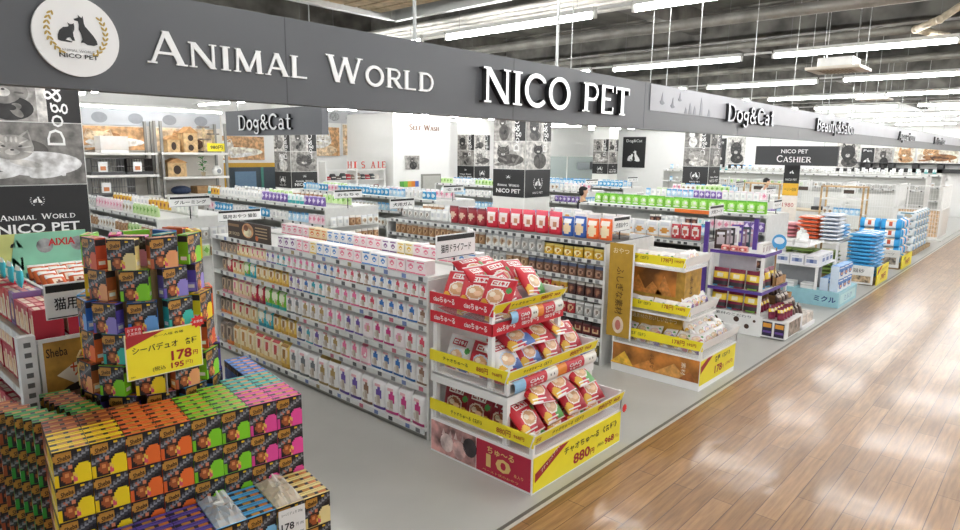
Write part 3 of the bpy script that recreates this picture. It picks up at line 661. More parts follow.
# the round tower
seq = 'GBRVTCVYNLOGATYBPNVG'
n = 0
for lv in range(7):
    N, r = (12, .31) if lv < 3 else (11, .285) if lv < 5 else (9, .245)
    for i in range(N):
        a = 2*PI*(i+.37*(lv % 2)+.12*lv)/N
        k = seq[(i*3+lv*5) % len(seq)]; z = 1.0+lv*.1525
        if math.sin(a) > .75: continue                     # the far side cannot be seen
        deg = (math.degrees(a)+90) % 360
        where = 'left' if math.cos(a) < 0 else 'right'
        q = i
        place(FLV[k][1], 'catfood_box', (TC.x+r*math.cos(a), TC.y+r*math.sin(a), z+.001), math.degrees(a)+90, '%s cat-food box in the round tower, %s tier up, %s place round from right' % (FLV[k][0], nth(lv), nth(i)), 'cat food box', 'cat-food boxes in the round tower')
for i in range(5):
    a = 2*PI*(i+.2)/5; k = 'BGPLT'[i]
    place(FLV[k][1], 'catfood_box', (TC.x+.125*math.cos(a), TC.y+.125*math.sin(a), 1.0+6*.1525+.001), math.degrees(a)+90, '%s cat-food box inside the ring on top of the round tower' % FLV[k][0], 'cat food box', 'cat-food boxes in the round tower')
mb = MB(); mb.sm = True; mb.tube((TC.x, TC.y, 1.0), (TC.x, TC.y, 1.0+6*.1525), .2, M('#a98a62', .7), 20)
tag(mb.build('tower_core'), 'brown card tube standing inside the tower of boxes', 'card tube')
# price board on the tower
F = fr((1.2, 3.16, 1.525), '-Y')
t = root('price_board', F[0], 'yellow price board reading 178 hung on the box tower', 'price board')
MB().obox(F, .36, .225, .004, M('#efe9d2', .5)).obox(F, .35, .215, .002, YEL, 0, 0, .0045).build('board', t)
mb = MB(); DR = M('#a51f26', .5)
mb.prism([(-.175, .045), (-.175, .1), (-.12, .1075), (-.0, .1075)], F, DR, .001, .007)
mb.text('シーバデュオ', F, -.045, .032, .21, .035, BLACK, .008, .012); mb.text('各種', F, .125, .03, .06, .034, BLACK, .008, .012)
mb.text('178', F, .075, -.03, .1, .05, DR, .008, .03); mb.text('円', F, .143, -.035, .024, .024, DR, .008, .02)
mb.text('(税込', F, -.035, -.079, .06, .026, BLACK, .008); mb.text('195', F, .052, -.079, .062, .03, DR, .008, .03); mb.text('円)', F, .11, -.079, .035, .022, DR, .008); mb.text('お一人様 各種', F, .02, .085, .14, .012, BLACK, .008)
mb.text('2000', F, -.155, -.095, .02, .007, BLACK, .008)
mb.build('lettering', t)
MB().tube((1.2, 3.166, 1.302), (1.2, 3.166, 1.42), .004, STEEL).build('stand_rod', t)
MB().obox(F, .075, .048, .003, M('#c2262c', .5), -.135, .125, .004).text('おすすめ', F, -.135, .133, .06, .014, KIT, .0085).text('人気商品', F, -.135, .115, .06, .014, KIT, .0085).build('red_sticker', t)
q = [((.028 if i % 2 else .04)*math.cos(2*PI*i/20)+.165, (.024 if i % 2 else .034)*math.sin(2*PI*i/20)+.12) for i in range(20)]
MB().prism(q, F, M('#e02a2a', .5), .003, .006).text('お買得', F, .165, .12, .045, .014, KIT, .0105).build('burst_sticker', t)

# ================================================================= gondolas
RAILM = M('#d9dad8', .4, noise=.03); SHELFM = M('#e4e4e0', .45, noise=.03); KICK = M('#8c8b84', .5, noise=.06)
TAGS = [M(c, .5) for c in ('#4a4a4c', '#6b6c6e', '#3b3b3d', '#8a8b8c')]
def gondola(x0, x1, y0, y1, zs, zt, label, tagged=1, setb=.04, dark=False, name='shelf_gondola', pitch=.19, tagc=None):
    """double-sided store shelving; zs = shelf heights on the face towards -X"""
    t = root(name, ((x0+x1)/2, (y0+y1)/2, 0), label, 'shelving', 'long shelving gondolas'); xm = (x0+x1)/2
    sm = M('#55534f', .5) if dark else SHELFM
    MB().box(x0+.02, x1-.02, y0, y1, 0, zs[0]-.02, KICK).box(x0, x1, y0, y1, zs[0]-.02, zs[0], sm).build('base', t)
    MB().box(xm-.02, xm+.02, y0, y1, zs[0], zt, M('#cfcfca', .5, noise=.04) if not dark else M('#8d8c88', .5)).build('back_panel', t)
    for y in (y0-.025, y1): MB().box(x0+.02, x1-.02, y, y+.025, 0, zt-.04, M('#dededa', .45)).build('end_panel', t)
    for i, z in enumerate(zs):
        xf = x0+setb*(i > 0)
        if i:
            sh = MB().box(xf, xm-.02, y0, y1, z-.018, z, sm).box(xm+.02, x1-setb, y0, y1, z-.018, z, sm).build('shelf', t)
        rm = MB().box(xf-.014, xf, y0, y1, z-.045, z+.004, RAILM)
        if tagged:
            y = y0+.05
            while y < y1-.08:
                tm = R.choice(tagc or TAGS)
                rm.box(xf-.016, xf-.013, y, y+.055, z-.04, z-.002, tm); y += pitch*R.uniform(.7, 1.3)
        rm.build('price_rail', sh if i else t)
    if zt > zs[-1]+.05: pass
    return t
FR_ = {'-Y': 0}
def bag(key, look, w, d, h, base, layers, style='bag', nx=9, nz=12, **k): K(key, look, pack(k.pop('nm', 'pet_food_bag'), w, d, h, base, layers, style, nx, nz, **k))
# --- dry cat-food bags (white range with a coloured oval, one size per shelf)
OV = {'purple': '#6a50a8', 'blue': '#2f6fb8', 'teal': '#2fa5b4', 'gold': '#b3965a', 'pink': '#ea6fa0', 'magenta': '#cf3b86', 'grey': '#73787c', 'brown': '#8d6a55', 'navy': '#33477f', 'red': '#d5455e'}
def royal(key, c, w, d, h, top=None):
    L = [('rect', -.62, .72, .74, .78, '#e5a3ab'), ('rect', -.62, .3, .68, .71, '#e9b5bb'), ('ell', .12, .5, .52, .13, OV[c]), ('ell', .3, .42, .25, .08, OV[c]), ('ell', -.05, .24, .42, .2, '#d5ccc2'), ('ell', .1, .3, .2, .12, '#b9ab9c'), ('rect', -1, 1, 0, .05, OV[c])]
    if top: L.append(('band', .82, 1, top))
    bag(key, 'white dry-food bag with %s oval' % c, w, d, h, '#f1efee', L)
def warm(key, look, w, d, h, base, acc, foot, face='#efe2c8', style='bag'):
    bag(key, look, w, d, h, base, [('ell', 0, .55, .72, .26, face), ('ell', 0, .5, .4, .16, acc), ('rect', -.7, .7, .78, .86, acc), ('rect', -1, 1, 0, .14, foot), ('ell', .3, .28, .3, .1, '#c9a36b')], style)
sizes = {'a': (.176, .16, .335), 'b': (.155, .13, .243), 'c': (.146, .12, .25), 'd': (.133, .1, .202), 'e': (.107, .07, .168)}
for s, (w, d, h) in sizes.items():
    for c in OV: royal(c+s, c, w, d, h)
    royal('goldtop'+s, 'gold', w, d, h, '#c9a85c'); PKG['goldtop'+s] = (PKG['goldtop'+s][0], 'white dry-food bag with gold top')
    warm('umber'+s, 'brown-grey dry-food bag', w*.92, d, h*.95, '#8c7a6c', '#5d4a3f', '#a7988a', '#b9a28e')
    warm('rosefoot'+s, 'grey-brown bag with pink foot', w*.92, d, h*.95, '#93836f', '#54423a', '#d98aa0', '#b99f86')
    warm('orfoot'+s, 'grey-brown bag with orange foot', w*.92, d, h*.95, '#8f8172', '#574639', '#dd7a3a', '#b3a08c')
    warm('cream'+s, 'cream dry-food bag with red band', w, d, h, '#f0e0b8', '#c8423f', '#e9c884')
    warm('creamblk'+s, 'cream bag with black side', w, d, h, '#efdfb4', '#c98e3f', '#d9b265'); 
    warm('pinkcream'+s, 'cream bag with rose picture', w, d, h, '#f1dcb6', '#e07f92', '#ecc0b0')
    warm('crim'+s, 'crimson dry-food bag', w, d, h, '#c92b47', '#f0e6d8', '#9d1f38', '#f3e3d2')
    warm('lime'+s, 'green dry-food bag', w, d, h, '#7cc63a', '#e9f2d0', '#35a8a0', '#f2efd8')
    warm('cyan'+s, 'cyan dry-food bag', w, d, h, '#4cc0cf', '#eef2ea', '#2a93a8', '#f3ead2')
    warm('straw'+s, 'straw-yellow dry-food bag', w, d, h, '#ecc968', '#a6772d', '#d9a942')
    bag('pinkwhite'+s, 'white bag with pale pink print', w, d, h, '#f3e6e6', [('ell', 0, .5, .6, .25, '#ee9fb8'), ('rect', -.6, .6, .76, .84, '#e5758f'), ('rect', -1, 1, 0, .12, '#f0b3c4'), ('ell', .2, .4, .22, .1, '#fff4f0')])
    bag('pinkpic'+s, 'white bag with magenta label', w, d, h, '#f1e9ea', [('rect', -.7, .7, .72, .86, '#d93a78'), ('ell', 0, .42, .5, .2, '#e9a9bd'), ('ell', .1, .38, .25, .12, '#c9a88e')])
G1 = gondola(3.6, 4.8, 3.9, 7.8, [.1, .47, .74, 1.02, 1.25, 1.45], 1.47, 'long white cat-food gondola with bags on six shelves', tagc=[M(c, .5) for c in ('#57585a', '#7a7b7d', '#8f8f92', '#c06a7c', '#6f7fae', '#9a8a62', '#44464a')])
X1 = 3.615; GC = 'of cat-food gondola'
NMB = 'dry_food_bag'
def g1row(sfx, z, where, cnts, step):
    row([(k+sfx, c) for k, c in cnts], '-X', X1+(.04 if z > .2 else 0), 3.93, z, step, None, 'on %s %s' % (where, GC), 'bag of cat food', 'dry-food bags on the long gondola', NMB, ylim=7.78)
g1row('a', .1, 'lowest shelf', [('magenta', 3), ('purple', 1), ('brown', 1), ('purple', 2), ('goldtop', 2), ('grey', 3), ('straw', 1), ('cream', 3), ('creamblk', 3), ('orfoot', 1), ('umber', 1)], 0)
g1row('b', .47, 'second shelf', [('brown', 1), ('blue', 4), ('pinkwhite', 1), ('pink', 2), ('gold', 2), ('purple', 1), ('teal', 1), ('navy', 1), ('straw', 3), ('cyan', 2), ('creamblk', 1), ('cream', 3), ('orfoot', 2)], 0)
g1row('c', .74, 'third shelf', [('red', 2), ('pinkpic', 1), ('magenta', 2), ('pinkpic', 1), ('purple', 2), ('pink', 2), ('gold', 3), ('grey', 2), ('lime', 3), ('crim', 2), ('pinkcream', 3), ('rosefoot', 3)], 0)
g1row('d', 1.02, 'fourth shelf', [('brown', 1), ('blue', 4), ('red', 2), ('pink', 3), ('gold', 1), ('teal', 2), ('blue', 1), ('purple', 2), ('straw', 3), ('creamblk', 2), ('cyan', 1), ('lime', 1), ('cream', 2), ('crim', 1), ('umber', 2)], 0)
g1row('e', 1.25, 'fifth shelf', [('red', 4), ('blue', 3), ('brown', 2), ('red', 3), ('blue', 3), ('pink', 5), ('teal', 2), ('purple', 2), ('pinkcream', 3), ('cream', 3), ('umber', 5)], 0)
# top of the gondola
for key, look, c1, c2 in (('pinkbox', 'tall pale pink carton', '#f3e4e4', '#ea7f9a'), ('blubox', 'white carton with blue dot', '#f1eeee', '#4f8fd0'), ('purbox', 'white carton with purple dot', '#f1eeee', '#7a3f86'), ('orbox', 'orange and cream carton', '#f0d9ae', '#e07a3a'), ('yelbox', 'cream carton with yellow top', '#f2ead2', '#e0b93a')):
    K(key, look, pack('pet_food_carton', .12, .12, .125, c1, [('ell', 0, .5, .5, .2, c2), ('rect', -.8, .8, .8, .9, c2), ('ell', 0, .45, .25, .1, '#f6f0ea'), ('band', 0, .06, c2)], 'box', 8, 10))
row([('pinkbox', 4), ('blubox', 3), ('pinkbox', 3), ('blubox', 3), ('yelbox', 1), ('pinkbox', 2), ('purbox', 3), ('blubox', 3), ('orbox', 3)], '-X', 3.66, 3.96, 1.452, 0, None, 'atop cat-food gondola', 'carton', 'cartons on top of the long gondola', 'pet_food_carton', ylim=6.42)
# second line of cartons on the other half of the top
row([('blubox', 2), ('pinkbox', 5), ('yelbox', 2), ('purbox', 2), ('pinkbox', 4), ('blubox', 4), ('orbox', 3), ('pinkbox', 5)], '-X', 4.3, 3.96, 1.452, 0, None, 'at back atop cat-food gondola', 'carton', 'cartons on top of the long gondola', 'pet_food_carton', ylim=7.78)
F = fr((3.66, 6.93, 1.45), '-X'); mb = MB(); mb.obox(F, .96, .21, .02, M('#3a2a22', .5), 0, .107); mb.obox(F, .25, .03, .002, M('#8b6b4c', .5), -.33, .16, .021)
mb.ell(F, .0, .12, .13, .085, soft('#d9a070'), .002, .021); mb.ell(F, 0, .1, .09, .05, soft('#f1d9b8'), .002, .0235); mb.ell(F, -.03, .15, .05, .035, soft('#8a5334'), .002, .0255)
for k in range(4): mb.obox(F, .26, .012, .001, M('#b39a78', .5), .3, .17-k*.035, .021)
mb.ell(F, .2, .05, .03, .03, M('#c96a3a', .5), .002, .021); mb.text('DRY FOOD', F, -.33, .06, .26, .04, M('#d9c4a0', .5), .0215)
tag(mb.build('header_board'), 'dark brown header board with a food picture atop gondola far end', 'header board')
# aisle signs on posts
def aisle_sign(x, y, z, w, h, s, label, face='-Y', z0=1.45, wing=0.):
    t = root('aisle_sign', (x, y, z0), label, 'aisle sign', 'white aisle signs on posts'); F = fr((x, y, z), face)
    MB().tube((x, y+.012, z0), (x, y+.012, z), .008, BLACK, 6).build('post', t)
    MB().obox(F, w, h, .012, M('#f5f5f3', .4, noise=.01), 0, h/2).build('panel', t)
    mb = MB(); mb.obox(F, w*.96, h*.2, .002, BLACK, 0, h*.86, .0125); mb.obox(F, w*.96, h*.03, .002, BLACK, 0, h*.04, .0125); mb.text(s, F, 0, h*.42, w*.78, h*.36, BLACK, .014, .015); mb.build('lettering', t)
    if wing:
        o, r, u, n = F; a = o+r*(w/2); F2 = fr(a, 55); F2 = (a+F2[1]*(wing/2), F2[1], F2[2], F2[3])
        mb = MB(); mb.obox(F2, wing, h, .012, M('#f5f5f3', .4, noise=.01), 0, h/2); mb.obox(F2, wing*.96, h*.2, .002, BLACK, 0, h*.86, .0125); mb.text(s, F2, 0, h*.42, wing*.8, h*.36, BLACK, .014, .015); mb.build('side_panel', t)
aisle_sign(3.84, 3.78, 1.62, .46, .2, '猫用ドライフード', 'two-sided white aisle sign above the treat stand heaped with red bags', z0=1.46, wing=.28)
aisle_sign(3.97, 7.75, 1.6, .58, .14, '猫用おやつ 猫缶', 'white aisle sign at the far end of the cat-food gondola', z0=1.46)
# ================================================================= left gondola with red cartons
G0 = gondola(.8, 1.7, 3.98, 7.8, [.1, .42, .75, 1.12, 1.47], 1.5, 'left gondola of red cat-food cartons behind the box island', tagc=[M('#e9e9e4', .5), M('#c9cac6', .5)])
for y in (3.94,):
    MB().box(.76, .84, y-.03, y+.03, 0, 1.52, M('#ededeb', .4)).build('upright', G0)
mb = MB()
for k in range(24): mb.box(.785, .815, 3.905, 3.912, .2+k*.055, .225+k*.055, M('#6a6a68', .5))
mb.build('upright_slots', G0)
for key, look, b, acc, w, h in (('redc', 'red-topped cream carton', '#e9d8bd', '#b5283c', .1, .17), ('creamc', 'cream carton with red print', '#f0e4d2', '#c9394a', .1, .2), ('purc', 'dark purple carton', '#4a2a5e', '#8a6a9e', .1, .2), ('whitec', 'white carton with blue print', '#f1eee9', '#6a8fc0', .1, .2)):
    K(key, look, pack('pet_food_carton', w, .14, h, b, [('ell', .1, .45, .6, .3, '#d3a477'), ('ell', 0, .35, .35, .16, '#e9c79c'), ('rect', -1, 1, .86, 1, acc), ('rect', -.8, .2, .68, .8, acc), ('rect', -1, -.85, 0, 1, acc), ('band', 0, .06, acc)], 'box', 10, 12, side=acc, top=acc if key != 'whitec' else '#e9e6e1', extra=lambda mb, w, d, h: [mb.box(-w*.36, w*.36, d*(-.4+.28*k), d*(-.2+.28*k), h-.001, h+.0012, P('#e3c9b4' if k != 1 else '#d98a86')) for k in range(3)]))
for z, nm in ((1.12, 'second'), (.75, 'third'), (.42, 'fourth')):
    n = row([('redc' if z < 1.2 else 'creamc', 14)], '-X', .86, 4.0, z, 0, None, 'on %s shelf of left gondola' % nm, 'carton', 'red cartons on the left gondola', 'cat_food_carton', end='aisle end')
    row([('redc', 14)], '-X', .86, 4.0, z+.172, 0, None, 'stacked above, %s shelf of left gondola' % nm, 'carton', 'red cartons on the left gondola', 'cat_food_carton', end='aisle end') if z == 1.12 else None
row([('redc', 4), ('purc', 1), ('creamc', 9), ('whitec', 6)], '-X', .86, 4.0, 1.47, 0, None, 'on top of left gondola', 'carton', 'cartons on top of the left gondola', 'cat_food_carton', end='aisle end')
row([('redc', 4)], '-X', 1.02, 4.0, 1.47, 0, None, 'in back line atop left gondola', 'carton', 'cartons on top of the left gondola', 'cat_food_carton', end='aisle end')
row([('whitec', 10)], '-X', 1.08, 4.5, 1.472, 0, None, 'in back line atop left gondola', 'carton', 'cartons on top of the left gondola', 'cat_food_carton', start=4, end='aisle end')
# end panel with board
F = fr((1.12, 3.93, 1.3), '-Y'); t = root('end_board', (1.12, 3.93, .3), 'brown and gold food board on the end of the left gondola', 'display board')
MB().obox(F, .54, .38, .012, WHITE, 0, .0).obox(F, .5, .34, .003, M('#b98b3c', .5, noise=.12), 0, 0, .012).build('board', t)
mb = MB(); mb.ell(F, -.02, -.12, .16, .05, M('#1b1613', .5), .002, .015, 20); mb.prism([(-.2, -.02), (-.12, .03), (.06, .12), (.06, .0), (-.12, -.08)], F, M('#efe6d2', .5), .002, .017)
mb.text('サク', F, -.08, .0, .11, .08, M('#c9542a', .5), .02, .02); mb.text('Sheba', F, -.19, .11, .1, .05, M('#2a1a10', .5), .016, .01); mb.text('MAGIC', F, -.16, -.14, .1, .025, KIT, .018); mb.obox(F, .13, .04, .001, M('#6b5a48', .5), -.16, -.14, .0172)
mb.build('print', t)
aisle_sign(1.07, 3.88, 1.60, .36, .19, '猫用グルメ', 'white aisle sign on the left gondola, partly behind the box tower', z0=1.5)
# tray of orange packs with a green board
t = root('counter_tray', (1.15, 4.8, 1.5), 'raised tray stand with green and yellow backboard on the left gondola', 'display tray')
MB().box(1.02, 1.5, 4.3, 5.06, 1.60, 1.62, WHITE).box(1.02, 1.5, 4.28, 4.3, 1.57, 1.66, WHITE).box(1.02, 1.04, 4.3, 5.06, 1.57, 1.66, WHITE).build('tray', t)
for x, y in ((1.06, 4.34), (1.46, 4.34), (1.06, 5.0), (1.46, 5.0)): MB().box(x-.012, x+.012, y-.012, y+.012, 1.475, 1.602, STEEL).build('leg', t)
F = fr((1.0, 5.08, 1.73), '-Y'); mb = MB()
mb.obox(F, .9, .4, .012, M('#d9e08a', .4, noise=.12, scale=3)); mb.prism([(-.04, -.2), (.45, -.2), (.45, .2), (.04, .2)], F, M('#8fd0b0', .4, noise=.1, scale=3), .002, .012)
mb.build('backboard', t)
mb = MB(); mb.text('AIXIA', F, .3, .13, .16, .05, M('#c02a30', .5), .016, .03); mb.text('N', F, .04, -.0, .06, .085, BLACK, .014, .03); emblem(mb, F, .04, .13, .06, BLACK, off=.013)
for s in (-1, 1): mb.ell(F, .3+s*.1, .11, .05, .05, M('#8f8f8f', .5, noise=.3), .002, .0125, 12)
mb.build('print', t)
K('orpack', 'orange snack pack', pack('treat_pack', .1, .04, .13, '#d9622a', [('ell', 0, .5, .6, .25, '#f0d8c0'), ('band', .85, 1, '#f3efe8'), ('ell', .1, .45, .3, .14, '#8a4a2a'), ('band', 0, .1, '#b03a1e')], 'pillow', 8, 10))
K('tealpack', 'teal snack pack', pack('treat_pack', .1, .04, .13, '#35b6c4', [('ell', 0, .5, .6, .25, '#e6f4f2'), ('band', .85, 1, '#f3efe8')], 'pillow', 8, 10))
n = 0
for j in range(4):
    for i in range(4):
        k = 'tealpack' if (j == 0 and i == 3) else 'orpack'
        place(PKG[k][0], 'treat_pack', (1.1+i*.1, 4.38+j*.16, 1.645), R.uniform(-12, 12), '%s in raised tray, %s row from front, %s from left' % (PKG[k][1], nth(j), nth(i)), 'snack pack', 'snack packs in the raised tray', lean=48)
        n += 1
for i in range(3): place(PKG['tealpack'][0], 'treat_pack', (.93, 4.55+i*.2, 1.672), -90, 'teal snack pack lying on cartons left of the tray, %s from front' % nth(i), 'snack pack', 'teal packs on the left cartons', lean=0)

# ================================================================= treat bags
def treat(key, look, base, ring, mid, foot, w=.27, h=.295, d=.075, acc='#f3f0ea', nm='treat_bag'):
    L = [('ell', .55, .2, .5, .2, foot), ('ell', -.7, .15, .35, .16, '#e9b93a'), ('rect', -.6, .6, .73, .89, acc), ('rect', -.5, -.42, .76, .86, base), ('rect', -.5, -.2, .83, .86, base), ('rect', -.5, -.2, .76, .79, base), ('rect', -.1, -.02, .76, .86, base), ('ell', .2, .81, .12, .045, base), ('rect', .42, .52, .76, .86, base),
         ('ell', 0, .42, .62, .22, ring), ('ell', 0, .42, .52, .175, mid), ('ell', .14, .4, .26, .08, '#efc9a0'), ('ell', -.2, .46, .2, .07, '#f6e6cf'), ('rect', -.8, .3, .1, .15, acc), ('rect', -.8, 0, .05, .08, acc), ('ell', .75, .62, .2, .08, '#4a9a48'), ('band', .955, 1, '#e9d9d6'), ('band', 0, .025, '#e9d9d6')]
    K(key, look, pack(nm, w, d, h, base, L, 'pillow', 24, 28))
treat('tr', 'red treat bag with cream food picture', '#cc2030', '#f3ece0', '#d9a878', '#b3182a')
treat('tg', 'red treat bag with green foot', '#d02433', '#f3ece0', '#d9b088', '#4f9a3f')
treat('tm', 'dark red treat bag with meat picture', '#8f1a2c', '#e9d9c9', '#a5603f', '#c9a04a')
treat('tb', 'white and blue treat bag', '#e9e6e4', '#c9d8ea', '#e0b98f', '#3b5fa6', acc='#b5283c')
treat('tp', 'red treat bag with blue picture', '#c4283a', '#c3d2e6', '#dca97c', '#4a6fb0')
WB = dict(w=.155, h=.14, d=.06)
treat('wv', 'small white bag, violet print,', '#f0ecec', '#b9a2cf', '#e7d3c8', '#7f6aa8', **WB); treat('wp', 'small white bag, pink print,', '#f2eeec', '#e6aab6', '#ecd9c4', '#c9808f', **WB); treat('wn', 'small white bag, brown print,', '#f1ede8', '#c9ae92', '#e3cdb0', '#8a6a4c', **WB)
def bagp(key, x, y, z, yaw, lean, where, group, roll=0., name='treat_bag'):
    w, d, h = PKG[key][0]['size']; z += d/2*math.sin(math.radians(abs(lean)))*.3+w/2*math.sin(math.radians(abs(roll)))+.002
    place(PKG[key][0], name, (x, y, z), yaw, '%s %s' % (PKG[key][1], where), 'treat bag', group, lean, roll)
# ---- stand heaped with red bags
t = root('treat_stand', (4.15, 3.2, 0), 'white three-tier end stand heaped with red cat-treat bags', 'display stand')
x0, x1, y0, y1 = 3.52, 4.78, 2.66, 3.74
WM = M('#f4f4f2', .4, noise=.015); CRIM = M('#b5203f', .45, noise=.03); BRED = M('#cf2233', .45, noise=.03)
MB().box(x0, x1, y0, y1, 0, .285, WM).build('base', t)
FX = fr((x0, (y0+y1)/2, .15), '-X'); FY = fr(((x0+x1)/2, y0, .15), '-Y'); wY, wX = x1-x0, y1-y0
o = MB(); o.obox(FX, wX*.5, .26, .006, CRIM, wX*.24, 0); o.obox(FX, wX*.47, .26, .006, M('#b98a86', .5, noise=.35, scale=7), -wX*.255, 0); p = o.build('side_panel', t)
o = MB(); GOLD = M('#e3c27a', .45); o.text('ちゅ〜る', FX, .24, .075, .27, .06, GOLD, .008, .02); o.text('10', FX, .22, -.015, .25, .11, GOLD, .008, .03); o.text('本入り', FX, .42, -.05, .09, .03, GOLD, .008); o.text('ペースト状のおやつ', FX, .24, -.1, .36, .022, GOLD, .008)
for k, (a, b, c) in enumerate(((-.34, -.02, '#e3c9c4'), (-.2, -.04, '#dcb3ae'), (-.08, .02, '#3b3335'))): o.ell(FX, a, b, .075, .08, soft(c), .002, .007, 14); 
for a in (-.38, -.3, -.24, -.16): o.prism([(a-.02, .04), (a+.02, .04), (a, .1)], FX, soft('#e0c2bd'), .002, .007)
o.build('print', p)
p = MB().obox(FY, wY*.98, .27, .006, YEL).build('front_panel', t)
o = MB(); o.prism([(-.6, -.06), (-.6, .01), (-.3, .13), (-.17, .13)], FY, DR, .001, .007); o.text('チャオちゅ〜る', FY, .02, .055, .5, .06, BLACK, .008, .015); o.text('《各種》', FY, .44, .055, .22, .055, BLACK, .008, .015)
o.text('880', FY, .02, -.055, .24, .09, DR, .008, .03); o.text('円', FY, .175, -.075, .06, .05, DR, .008, .02); o.text('(税込', FY, .3, -.06, .1, .035, BLACK, .008); o.text('968', FY, .44, -.06, .15, .06, DR, .008, .03); o.text('円)', FY, .56, -.07, .06, .035, DR, .008); o.text('プチャンスプライス', (FY[0], (FY[1]+FY[2]*.55).normalized(), (FY[2]-FY[1]*.55).normalized(), FY[3]), -.31, .26, .3, .03, KIT, .009)
o.build('lettering', p)
def tray(t, x0, x1, y0, y1, z, h, mx, my, label_s=None, posts=True, win=.07, tilt=.03, floor=.02):
    """open tray: floor, clear window, printed rail along the left and front edges"""
    tr = MB().box(x0, x1, y0, y1, z-floor, z, WM).box(x1-.02, x1, y0, y1, z, z+h, WM).build('tray', t)
    for (a, b) in ((x0, y0), (x1-.03, y0), (x0, y1-.03)): MB().box(a, a+.03, b, b+.03, z, z+h+.005, WM).build('post', tr)
    MB().box(x0+.002, x0+.006, y0+.03, y1-.03, z, z+win, CLEAR).box(x0+.03, x1-.03, y0+.002, y0+.006, z, z+win, CLEAR).build('clear_window', tr)
    a = MB().box(x0-.012, x0, y0-.01, y1, z+win, z+h, mx); aa = a.build('side_rail', tr)
    F = fr(((x0+x1)/2, y0, z+(win+h)/2), '-Y'); F = (F[0], F[1], (F[2]-F[3]*tilt/(h-win)*-1).normalized(), (F[3]+F[2]*tilt/(h-win)*1).normalized())
    b = MB().obox(F, x1-x0+.03, h-win+.01, .01, WM).obox(F, x1-x0, h-win-.008, .002, my, 0, 0, .0102).build('front_rail', tr)
    return tr, aa, b, F
def railtext(parent, F, items, off=.015):
    o = MB()
    for s, x, w, h, c in items: o.text(s, F, x, 0, w, h, c, off, .01)
    o.build('lettering', parent)
tr, a, b, F = tray(t, x0, x1, y0, y1, .305, .165, YEL, YEL)
railtext(b, F, [('チャオちゅ〜る《各種》', -.2, .42, .04, BLACK), ('880円', .33, .2, .055, DR), ('968', .52, .1, .04, DR), ('注目', -.58, .06, .04, DR)])
F1 = fr((x0-.012, (y0+y1)/2, .42), '-X'); railtext(a, F1, [('チャオちゅ〜る《各種》', -.12, .34, .035, BLACK), ('880円', .27, .14, .05, DR), ('968円', .42, .1, .03, DR)], .002)
m2y = y0+.25
MB().box(x0, x1-.08, m2y, y1, .62, .70, WM).build('middle_shelf', t)
for a_, b_ in ((x0+.005, m2y+.005), (x1-.13, m2y+.005), (x0+.005, y1-.06)): MB().box(a_, a_+.04, b_, b_+.04, .305, .62, WM).build('post', t)
tr, a, b, F = tray(t, x0, x1-.06, m2y, y1, .71, .185, YEL, YEL, win=.095)
railtext(b, F, [('チャオちゅ〜る《各種》', -.25, .36, .035, BLACK), ('880円', .28, .18, .05, DR), ('968', .46, .1, .035, DR)])
F1 = fr((x0-.012, (m2y+y1)/2, .85), '-X'); railtext(a, F1, [('チャオちゅ〜る', -.12, .28, .032, BLACK), ('880円', .17, .12, .045, DR), ('968円', .32, .1, .028, DR)], .002)
def ciao_banner(t, xa, xb, y, z, h):
    F = fr(((xa+xb)/2, y, z), '-Y'); w = xb-xa; mb = MB(); mb.sm = False; nseg = 6
    for k in range(nseg):                                   # a rolled band: bowed across its height
        b0, b1 = -PI/2+PI*k/nseg, -PI/2+PI*(k+1)/nseg
        for i, (u0, u1, c) in enumerate(((-.5, -.38, '#8fc0e3'), (-.38, -.14, '#c9263a'), (-.14, -.01, '#f1ece4'), (-.01, .1, '#e98b2c'), (.1, .33, '#c9263a'), (.33, .5, '#f1ece4'))):
            P4 = [F[0]+F[1]*(u*w)+F[2]*(h/2*math.sin(bb))+F[3]*(.03*math.cos(bb)) for u, bb in ((u0, b0), (u1, b0), (u1, b1), (u0, b1))]
            mb.add(P4, [(0, 1, 2, 3)], P(c))
    for u in (-.26, .21): mb.text('CIAO', F, u*w, h*.14, w*.16, h*.28, KIT, .0315, .03); mb.text('ちゅ〜る', F, u*w, -h*.17, w*.15, h*.22, KIT, .0315, .02)
    for u in (-.08, .42):
        for s in (-.02, .02): mb.ell(F, (u+s)*w, h*.05, .006, .01, BLACK, .001, .0315, 8)
    return mb.build('printed_band', t)
ciao_banner(t, x0+.04, x1-.1, m2y-.012, .755, .1)
tpy, tx1 = y0+.41, 4.43
for a_, b_ in ((x0+.01, tpy+.01), (tx1-.05, tpy+.01), (x0+.01, y1-.06)): MB().box(a_, a_+.04, b_, b_+.04, .71, 1.14, WM).build('post', t)
q = MB().box(x0, tx1, tpy, y1, 1.14, 1.155, WM).box(x0-.006, x0, tpy-.006, y1, 1.13, 1.225, BRED).box(x0-.006, tx1, tpy-.006, tpy, 1.13, 1.225, BRED).build('shelf_band', t)
o = MB(); Fq = fr((x0-.006, (tpy+y1)/2, 1.178), '-X'); Fq2 = fr(((x0+tx1)/2, tpy-.006, 1.178), '-Y')
for k in (-.17, .17): o.text('ciaoちゅ〜る', Fq, k, 0, .24, .05, KIT, .001, .02)
for k in (-.3, 0, .3): o.text('ciaoちゅ〜る', Fq2, k, 0, .22, .05, KIT, .001, .02)
o.build('lettering', q)
tr, a, b, F = tray(t, x0, tx1, tpy, y1, 1.17, .21, BRED, YEL, win=.115, tilt=.05)
railtext(b, F, [('チャオちゅ〜る', -.1, .3, .03, BLACK), ('880円', .2, .15, .045, DR), ('968', .35, .08, .03, DR)])
o = MB(); Fq = fr((x0-.012, (tpy+y1)/2, 1.333), '-X')
for k in (-.17, .17): o.text('ciaoちゅ〜る', Fq, k, 0, .24, .05, KIT, .001, .02)
o.build('lettering', a)
